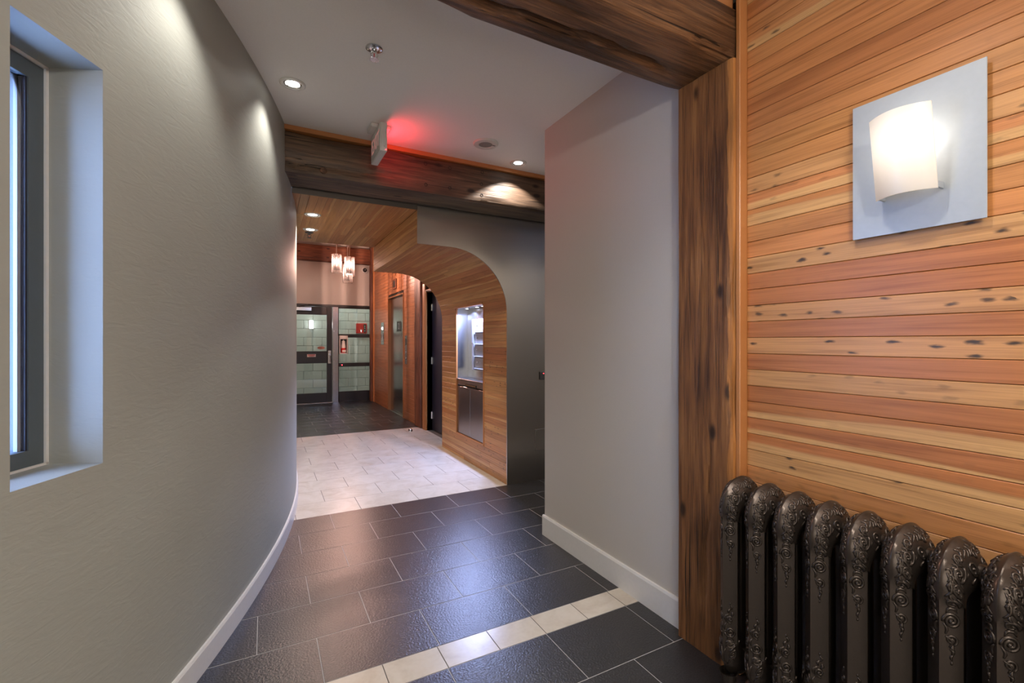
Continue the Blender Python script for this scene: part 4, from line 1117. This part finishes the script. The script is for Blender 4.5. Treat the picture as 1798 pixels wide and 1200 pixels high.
# ------------------------------------------------------------------ glass pendants
def pendant(x, y, ztop, h, r, label):
    t = thing('pendant_lamp', label, 'pendant lamp', (x, y, ztop-h))
    m = MB(); m.lathe((x, y, 3.40), [(.055, 0), (.055, -.02), (.048, -.026), (.006, -.028)], 24); m.build('ceiling_rose', M['chrome'], t)
    m = MB(); m.cyl((x, y, ztop-.02), (x, y, 3.375), .007, 8); m.build('rod', M['chrome'], t)
    m = MB(); m.lathe((x, y, ztop), [(r, -h), (r, 0)], 40); m.lathe((x, y, ztop), [(r-.004, 0), (r-.004, -h)], 40)
    m.build('outer_glass', M['glass'], t, smooth=True)
    m = MB(); m.lathe((x, y, ztop-.001), [(r-.0045, 0), (r+.0005, 0), (r+.0005, -.004), (r-.0045, -.004)], 40); m.lathe((x, y, ztop-h), [(r-.0045, 0), (r+.0005, 0), (r+.0005, .004), (r-.0045, .004)], 40)
    m.build('glass_rim', M['chrome'], t)
    m = MB(); ri = r*.58; hi = h*.78
    m.lathe((x, y, ztop-.02), [(ri, 0), (ri, -hi)], 36); m.build('inner_glass', M['glass'], t, smooth=True)
    m = MB(); nrib = 26
    for k in range(nrib):
        a = 2*PI*(k+.3*math.sin(k*1.7+x*40))/nrib; m.cyl((x+(ri+.003)*math.cos(a), y+(ri+.003)*math.sin(a), ztop-.022), (x+(ri+.003)*math.cos(a), y+(ri+.003)*math.sin(a), ztop-.02-hi), .0030, 6)
    tag(m.build('glass_rib', M['rib'], t), kind='stuff')
    m = MB(); m.lathe((x, y, ztop), [(.001, .004), (.020, .004), (.028, -.004), (.028, -.055), (.020, -.065), (.001, -.065)], 20); m.tube([(x-r+.004, y, ztop-.012), (x+r-.004, y, ztop-.012)], .003, 6)
    m.build('socket', M['chrome'], t)
    m = MB(); m.lathe((x, y, ztop-.066), [(.010, 0), (.017, -.03), (.017, -.10), (.009, -.13), (.001, -.135)], 16); bl_ = m.build('bulb', M['glass'], t, smooth=True)
    m = MB()
    m.tube([(x-.006, y, ztop-.075), (x-.007, y, ztop-.165), (x-.003, y+.006, ztop-.175), (x, y+.007, ztop-.085), (x+.003, y+.006, ztop-.08), (x+.007, y, ztop-.17), (x+.006, y, ztop-.075)], .0016, 6); m.build('filament', M['filament'], bl_, smooth=True)
    add_light('POINT', 'pendant_bulb', (x, y, ztop-.13), PENDANT_W, (1, .58, .46), .0015, parent=t)
YP = 8.35
th = YAW
def at_y(px, py, Y):
    k = (px-899)/812.; rx = math.sin(th)+k*math.cos(th); ry = math.cos(th)-k*math.sin(th); t = Y/ry
    return rx*t, CAM_H-(py-600)/812.*t
for (px, p0, p1, Y, lab) in ((591, 447, 479, 8.35, 'clear glass cylinder pendant, leftmost of the cluster of three'), (613.7, 452, 486, 8.2, 'clear glass cylinder pendant, rightmost and upper of the overlapping two'), (610.4, 466, 497, 8.55, 'clear glass cylinder pendant hanging lowest of the three')):
    xx, z1 = at_y(px, p0, Y); _, z0 = at_y(px, p1, Y)
    pendant(xx, Y, z1, z1-z0, .083, lab)

# ------------------------------------------------------------------ wall sconce
sx = thing('wall_sconce', 'wall lamp with curved opal glass on a satin steel plate', 'wall lamp', (1.655, .633, 1.62))
bars('back_plate', [(1.652, 1.656, .477, .788, 1.622, 2.041)], M['plate'], sx, .001)
bars('spacer', [(1.656, 1.6695, .53, .735, 1.68, 1.98)], M['dgrey'], sx, .002)
m1 = MB()
nS, nZ = 20, 10
Yl, Yr, Zt, Zb = .706, .562, 1.945, 1.718
def shade_pt(u, v, off):
    yy2 = Yr + (Yl-Yr)*u
    bul = .034*(1-(2*u-1)**2)
    xe = 1.570 + (1.610-1.570)*v
    return (xe - bul + off, yy2, Zt + (Zb-Zt)*v)
vs = []; fs = []
for off in (0, .004):
    for j in range(nZ+1):
        for i in range(nS+1): vs.append(shade_pt(i/nS, j/nZ, off))
w_ = nS+1; n_ = w_*(nZ+1)
for j in range(nZ):
    for i in range(nS):
        q = (j*w_+i, j*w_+i+1, (j+1)*w_+i+1, (j+1)*w_+i); fs.append(q); fs.append(tuple(k+n_ for k in q)[::-1])
ed = [i for i in range(w_)] + [j*w_+nS for j in range(1, nZ+1)] + [nZ*w_+i for i in range(nS-1, -1, -1)] + [j*w_ for j in range(nZ-1, 0, -1)]
for a_, b_ in zip(ed, ed[1:]+ed[:1]): fs.append((a_, b_, b_+n_, a_+n_))
m1.add(vs, fs); m1.build('shade', M['opal'], sx, smooth=True)
for yy2 in (Yr+.004, Yl-.004):
    m1 = MB(); m1.bbox(1.616, 1.652, yy2-.003, yy2+.003, Zb+.004, Zb+.022, b=.001); m1.build('shade_clip', M['plate'], sx)
m1 = MB(); m1.bbox(1.630, 1.652, .605, .665, 1.76, 1.82, b=.004); m1.build('lamp_holder', M['paper'], sx)
m1 = MB(); m1.lathe((1.622, .634, 1.815), [(.008, 0), (.010, .02), (.010, .07), (.001, .078)], 14); m1.build('lamp_tube', M['lens'], sx)
add_light('POINT', 'sconce_bulb', (1.615, .634, 1.885), SCONCE_W, (1, .95, .90), .026, parent=sx)

# ------------------------------------------------------------------ cast iron radiator
RX0, RX1 = 1.440, 1.640          # front and back of a section
RZ0, RZ1 = 0.085, 0.807
rad = thing('cast_iron_radiator', 'ornate dark cast-iron column radiator in front of the board wall', 'radiator', ((RX0+RX1)/2, .55, 0))
XC = (RX0+RX1)/2; RR = (RX1-RX0)/2; SI = .052
ZTC, ZBC = RZ1-RR, RZ0+RR
segs = []
LS = ZTC-ZBC; LA = PI*RR; TOT = 2*LS+2*LA
def path(u):
    """u along the outer outline from the bottom of the front column upwards; returns outer point, inner point, dome factor"""
    u = u % TOT
    def dome(d): return max(0., min(1., d))
    if u <= LS:
        z = ZBC+u
        k = dome((z-(ZTC-.045))/.04) if z > .4 else dome(((ZBC+.045)-z)/.04)
        k = k*k*(3-2*k)
        return (RX0, z), (XC-SI, min(max(z, ZBC+SI), ZTC-SI)), k
    if u <= LS+LA:
        a = PI - (u-LS)/RR
        return (XC+RR*math.cos(a), ZTC+RR*math.sin(a)), (XC+SI*math.cos(a), ZTC-SI+SI*math.sin(a)), 1.0
    if u <= 2*LS+LA:
        z = ZTC-(u-LS-LA)
        k = dome((z-(ZTC-.045))/.04) if z > .4 else dome(((ZBC+.045)-z)/.04)
        k = k*k*(3-2*k)
        return (RX1, z), (XC+SI, min(max(z, ZBC+SI), ZTC-SI)), k
    a = -(u-2*LS-LA)/RR
    return (XC+RR*math.cos(a), ZBC+RR*math.sin(a)), (XC+SI*math.cos(a), ZBC+SI+SI*math.sin(a)), 1.0
SS = [0, .07, .18, .34, .52, .70, .86, 1.0]
def wid(s, k):
    col = (.034*min(1, s/.70)) if s <= .70 else .034-.007*min(1, (s-.70)/.30)
    import bisect
    dom_t = [0, .07, .18, .34, .52, .70, .86, 1.0]; dom_v = [.0012, .0075, .0160, .0245, .0305, .0335, .0345, .0335]
    j = max(0, min(len(dom_t)-2, bisect.bisect_right(dom_t, s)-1)); f = (s-dom_t[j])/(dom_t[j+1]-dom_t[j])
    dv = dom_v[j]+(dom_v[j+1]-dom_v[j])*min(1, max(0, f))
    return col*(1-k)+dv*k
def rsurf(u, s, side, lift=0.0):
    (ox, oz), (ix, iz), k = path(u)
    v = wid(s, k)
    bl = min(1., max(0., (ox-RX0)/.075)); bl = bl*bl*(3-2*bl)*min(1., max(0., 1-(ox-RX1+.05)/.05))
    v *= 1 + .42*bl*k
    return Vector((ox+(ix-ox)*s, side*v, oz+(iz-oz)*s))
NU = 96
us = []
for i in range(14): us.append(LS*i/14)
for i in range(22): us.append(LS+LA*i/22)
for i in range(14): us.append(LS+LA+LS*i/14)
for i in range(22): us.append(2*LS+LA+LA*i/22)
us += [LS-.004, LS-.01, LS-.016, LS-.022, LS-.028, LS-.036, LS-.044, LS-.052, LS-.06, .004, .012, .02, .028, .036, .044, .052, .06, LS+LA+.01, LS+LA+.03, LS+LA+.05]
us = sorted(set(round(u, 5) for u in us))
vs = []; fs = []
ring = [(s, -1) for s in SS] + [(s, 1) for s in reversed(SS)]
nr = len(ring)
for u in us:
    for (s, sd) in ring: vs.append(rsurf(u, s, sd))
nu = len(us)
for i in range(nu):
    for j in range(nr):
        fs.append((i*nr+j, i*nr+(j+1) % nr, ((i+1) % nu)*nr+(j+1) % nr, ((i+1) % nu)*nr+j))
org = Vector((XC, 0, 0))
sec_me = bpy.data.meshes.new('section'); sec_me.from_pydata([tuple(Vector(v)-org) for v in vs], [], fs); sec_me.materials.append(M['iron'])
bm = bmesh.new(); bm.from_mesh(sec_me); bmesh.ops.remove_doubles(bm, verts=bm.verts, dist=1e-6); bmesh.ops.recalc_face_normals(bm, faces=bm.faces); bm.to_mesh(sec_me); bm.free()
for p in sec_me.polygons: p.use_smooth = True
sec_me.set_sharp_from_angle(angle=math.radians(38))

orn = MB()
FD = .70                      # cross parameter of the shoulder
fw = .047                     # width of the slanted column face
def on_face(side, p, q):      # p 0..fw across the face from the ridge, q distance below the top apex along the outline
    u = LS + LA/2 - q
    return rsurf(u, FD*p/fw, side)
def spiral(side, pc, qc, R, turns=1.6, start=0, cw=1, r=.0019, off=0):
    pts = []
    n = int(13*turns)+4
    for i in range(n+1):
        t = i/n; a = start + cw*turns*2*PI*t; rr = R*(1-t)**.85 + .0012
        pts.append(on_face(side, pc+rr*math.cos(a)*.92, qc+rr*math.sin(a)))
    orn.tube(pts, r*1.8, 5)
    c = on_face(side, pc, qc)
    orn.lathe(c, [(.0030, -.001), (.0026, .0015), (.0008, .0028)], 7, (-.7, side*.7, 0))
def leaf(side, p0, q0, p1, q1, bend, r=.0021):
    pts = []
    for i in range(8):
        t = i/7; px_ = p0+(p1-p0)*t + bend*math.sin(PI*t)*(q1-q0); q = q0+(q1-q0)*t - bend*math.sin(PI*t)*(p1-p0)
        pts.append(on_face(side, px_, q))
    orn.tube(pts, r*1.85, 5, taper=True)
HALF = (LA/2)
def column_set(side, base, sgn):
    """scrollwork starting at distance base from the apex, sgn +1 downwards from the top, -1 upwards from the foot"""
    q = lambda d: base + sgn*d
    m = fw/2
    leaf(side, m-.016, q(-.030), m+.010, q(-.022), .25); leaf(side, m+.002, q(-.034), m+.016, q(-.022), .3)
    leaf(side, m-.017, q(-.030), m-.017, q(.030), .15)
    spiral(side, m+.002, q(-.004), .0165, 1.7, 2.4, sgn)
    spiral(side, m, q(-.004), .010, 1.0, .4, -sgn, .0015)
    leaf(side, m+.004, q(.016), m+.017, q(.028), .3); leaf(side, m-.010, q(.018), m+.002, q(.030), -.3)
    spiral(side, m, q(.044), .0150, 1.3, .2, -sgn); leaf(side, m-.015, q(.036), m+.014, q(.052), .5); leaf(side, m-.004, q(.028), m+.016, q(.046), .35)
    leaf(side, m-.010, q(.066), m+.011, q(.072), .4); leaf(side, m+.011, q(.064), m-.010, q(.074), -.4)
    spiral(side, m, q(.092), .0175, 2.1, 3.0, sgn, .0021)
    leaf(side, m-.016, q(.100), m-.012, q(.124), .2)
    spiral(side, m, q(.138), .0120, 1.5, 1.2, -sgn)
    leaf(side, m-.012, q(.130), m-.004, q(.156), .35); leaf(side, m+.003, q(.150), m+.006, q(.165), -.2, .0026); leaf(side, m-.003, q(.160), m+.001, q(.174), .3, .0024)
    leaf(side, m+.004, q(.172), m+.001, q(.188), -.2, .0020); leaf(side, m+.001, q(.190), m, q(.198), 0, .0016)
for side in (-1, 1):
    column_set(side, HALF-.012, 1)
    column_set(side, 2*HALF-HALF + LS + .010, -1)
# scrolls over the dome
rnd = random.Random(5)
def dome_pt(side, w, s): return rsurf(LS + w*LA, s, side)       # w 0 front .. 1 back
def dome_spiral(side, w, s, rw, rs, turns, start, cw, r=.002):
    n = int(13*turns)+4; pts = []
    for i in range(n+1):
        t = i/n; a = start+cw*turns*2*PI*t; k = (1-t)**.85+.06
        pts.append(dome_pt(side, w+rw*k*math.cos(a), max(.03, s+rs*k*math.sin(a))))
    orn.tube(pts, r*1.75, 5)
for side in (-1, 1):
    dome_spiral(side, .20, .34, .075, .19, 1.5, 0, 1, .0024); dome_spiral(side, .18, .36, .045, .12, 1.2, 2, -1, .002)
    dome_spiral(side, .36, .52, .050, .17, 1.5, 1, -1); dome_spiral(side, .50, .30, .042, .12, 1.4, 3, 1); dome_spiral(side, .62, .52, .05, .16, 1.5, 2, 1); dome_spiral(side, .80, .36, .07, .18, 1.5, 0, -1)
    dome_spiral(side, .06, .46, .06, .20, 1.6, 1, -1, .0022); dome_spiral(side, .30, .20, .045, .11, 1.3, 2, 1, .002)
    for k in range(24):
        w0 = .03+.038*k; s0 = rnd.uniform(.06, .15); dw = rnd.uniform(.02, .045)
        pts = []
        for i in range(7):
            t = i/6; pts.append(dome_pt(side, w0+dw*math.sin(t*PI*1.2), s0+.16*t))
        orn.tube(pts, .0034, 5, taper=True)
    for k in range(9):
        w0 = .26+.055*k; s0 = rnd.uniform(.45, .80); pts = []
        for i in range(7):
            t = i/6; pts.append(dome_pt(side, w0+.03*math.sin(t*PI*1.6+k), s0+.12*t))
        orn.tube(pts, .0034, 5, taper=True)
orn_me = bpy.data.meshes.new('scroll_relief'); orn_me.from_pydata([tuple(Vector(v)-org) for v in orn.v], [], orn.f); orn_me.materials.append(M['iron'])
for p in orn_me.polygons: p.use_smooth = True
hub = MB(); hub.cyl((0, -.052, 0), (0, .052, 0), .024, 20)
hub_me = bpy.data.meshes.new('hub'); hub_me.from_pydata(hub.v, [], hub.f); hub_me.materials.append(M['iron'])
icol = MB(); icol.lathe((0, 0, 0), [(.016, RZ0+.095), (.0175, RZ0+.12), (.0175, RZ1-.13), (.016, RZ1-.095)], 16)
icol_me = bpy.data.meshes.new('inner_column'); icol_me.from_pydata(icol.v, [], icol.f); icol_me.materials.append(M['iron'])
for p in icol_me.polygons: p.use_smooth = True
foot = MB()
if True:
    foot.lathe((0, 0, 0), [(.001, 0), (.028, 0), (.028, .012), (.017, .03), (.019, .06), (.03, .115)], 16)
foot_me = bpy.data.meshes.new('foot'); foot_me.from_pydata(foot.v, [], foot.f); foot_me.materials.append(M['iron'])
NSEC = 13
for k in range(NSEC):
    yc = 1.100 - .1*k
    Mw = Matrix.Translation((XC, yc, 0))
    s_ = link('section', sec_me, rad, Mw)
    tag(link('scroll_relief', orn_me, s_, Mw), kind='stuff')
    link('inner_column', icol_me, s_, Mw)
    for zz in (RZ1-.074, RZ0+.074): link('hub', hub_me, s_, Matrix.Translation((XC, yc, zz)))
    if k in (0, NSEC-1):
        for xx in (-.07, .07): link('foot', foot_me, s_, Matrix.Translation((XC+xx, yc, 0)))
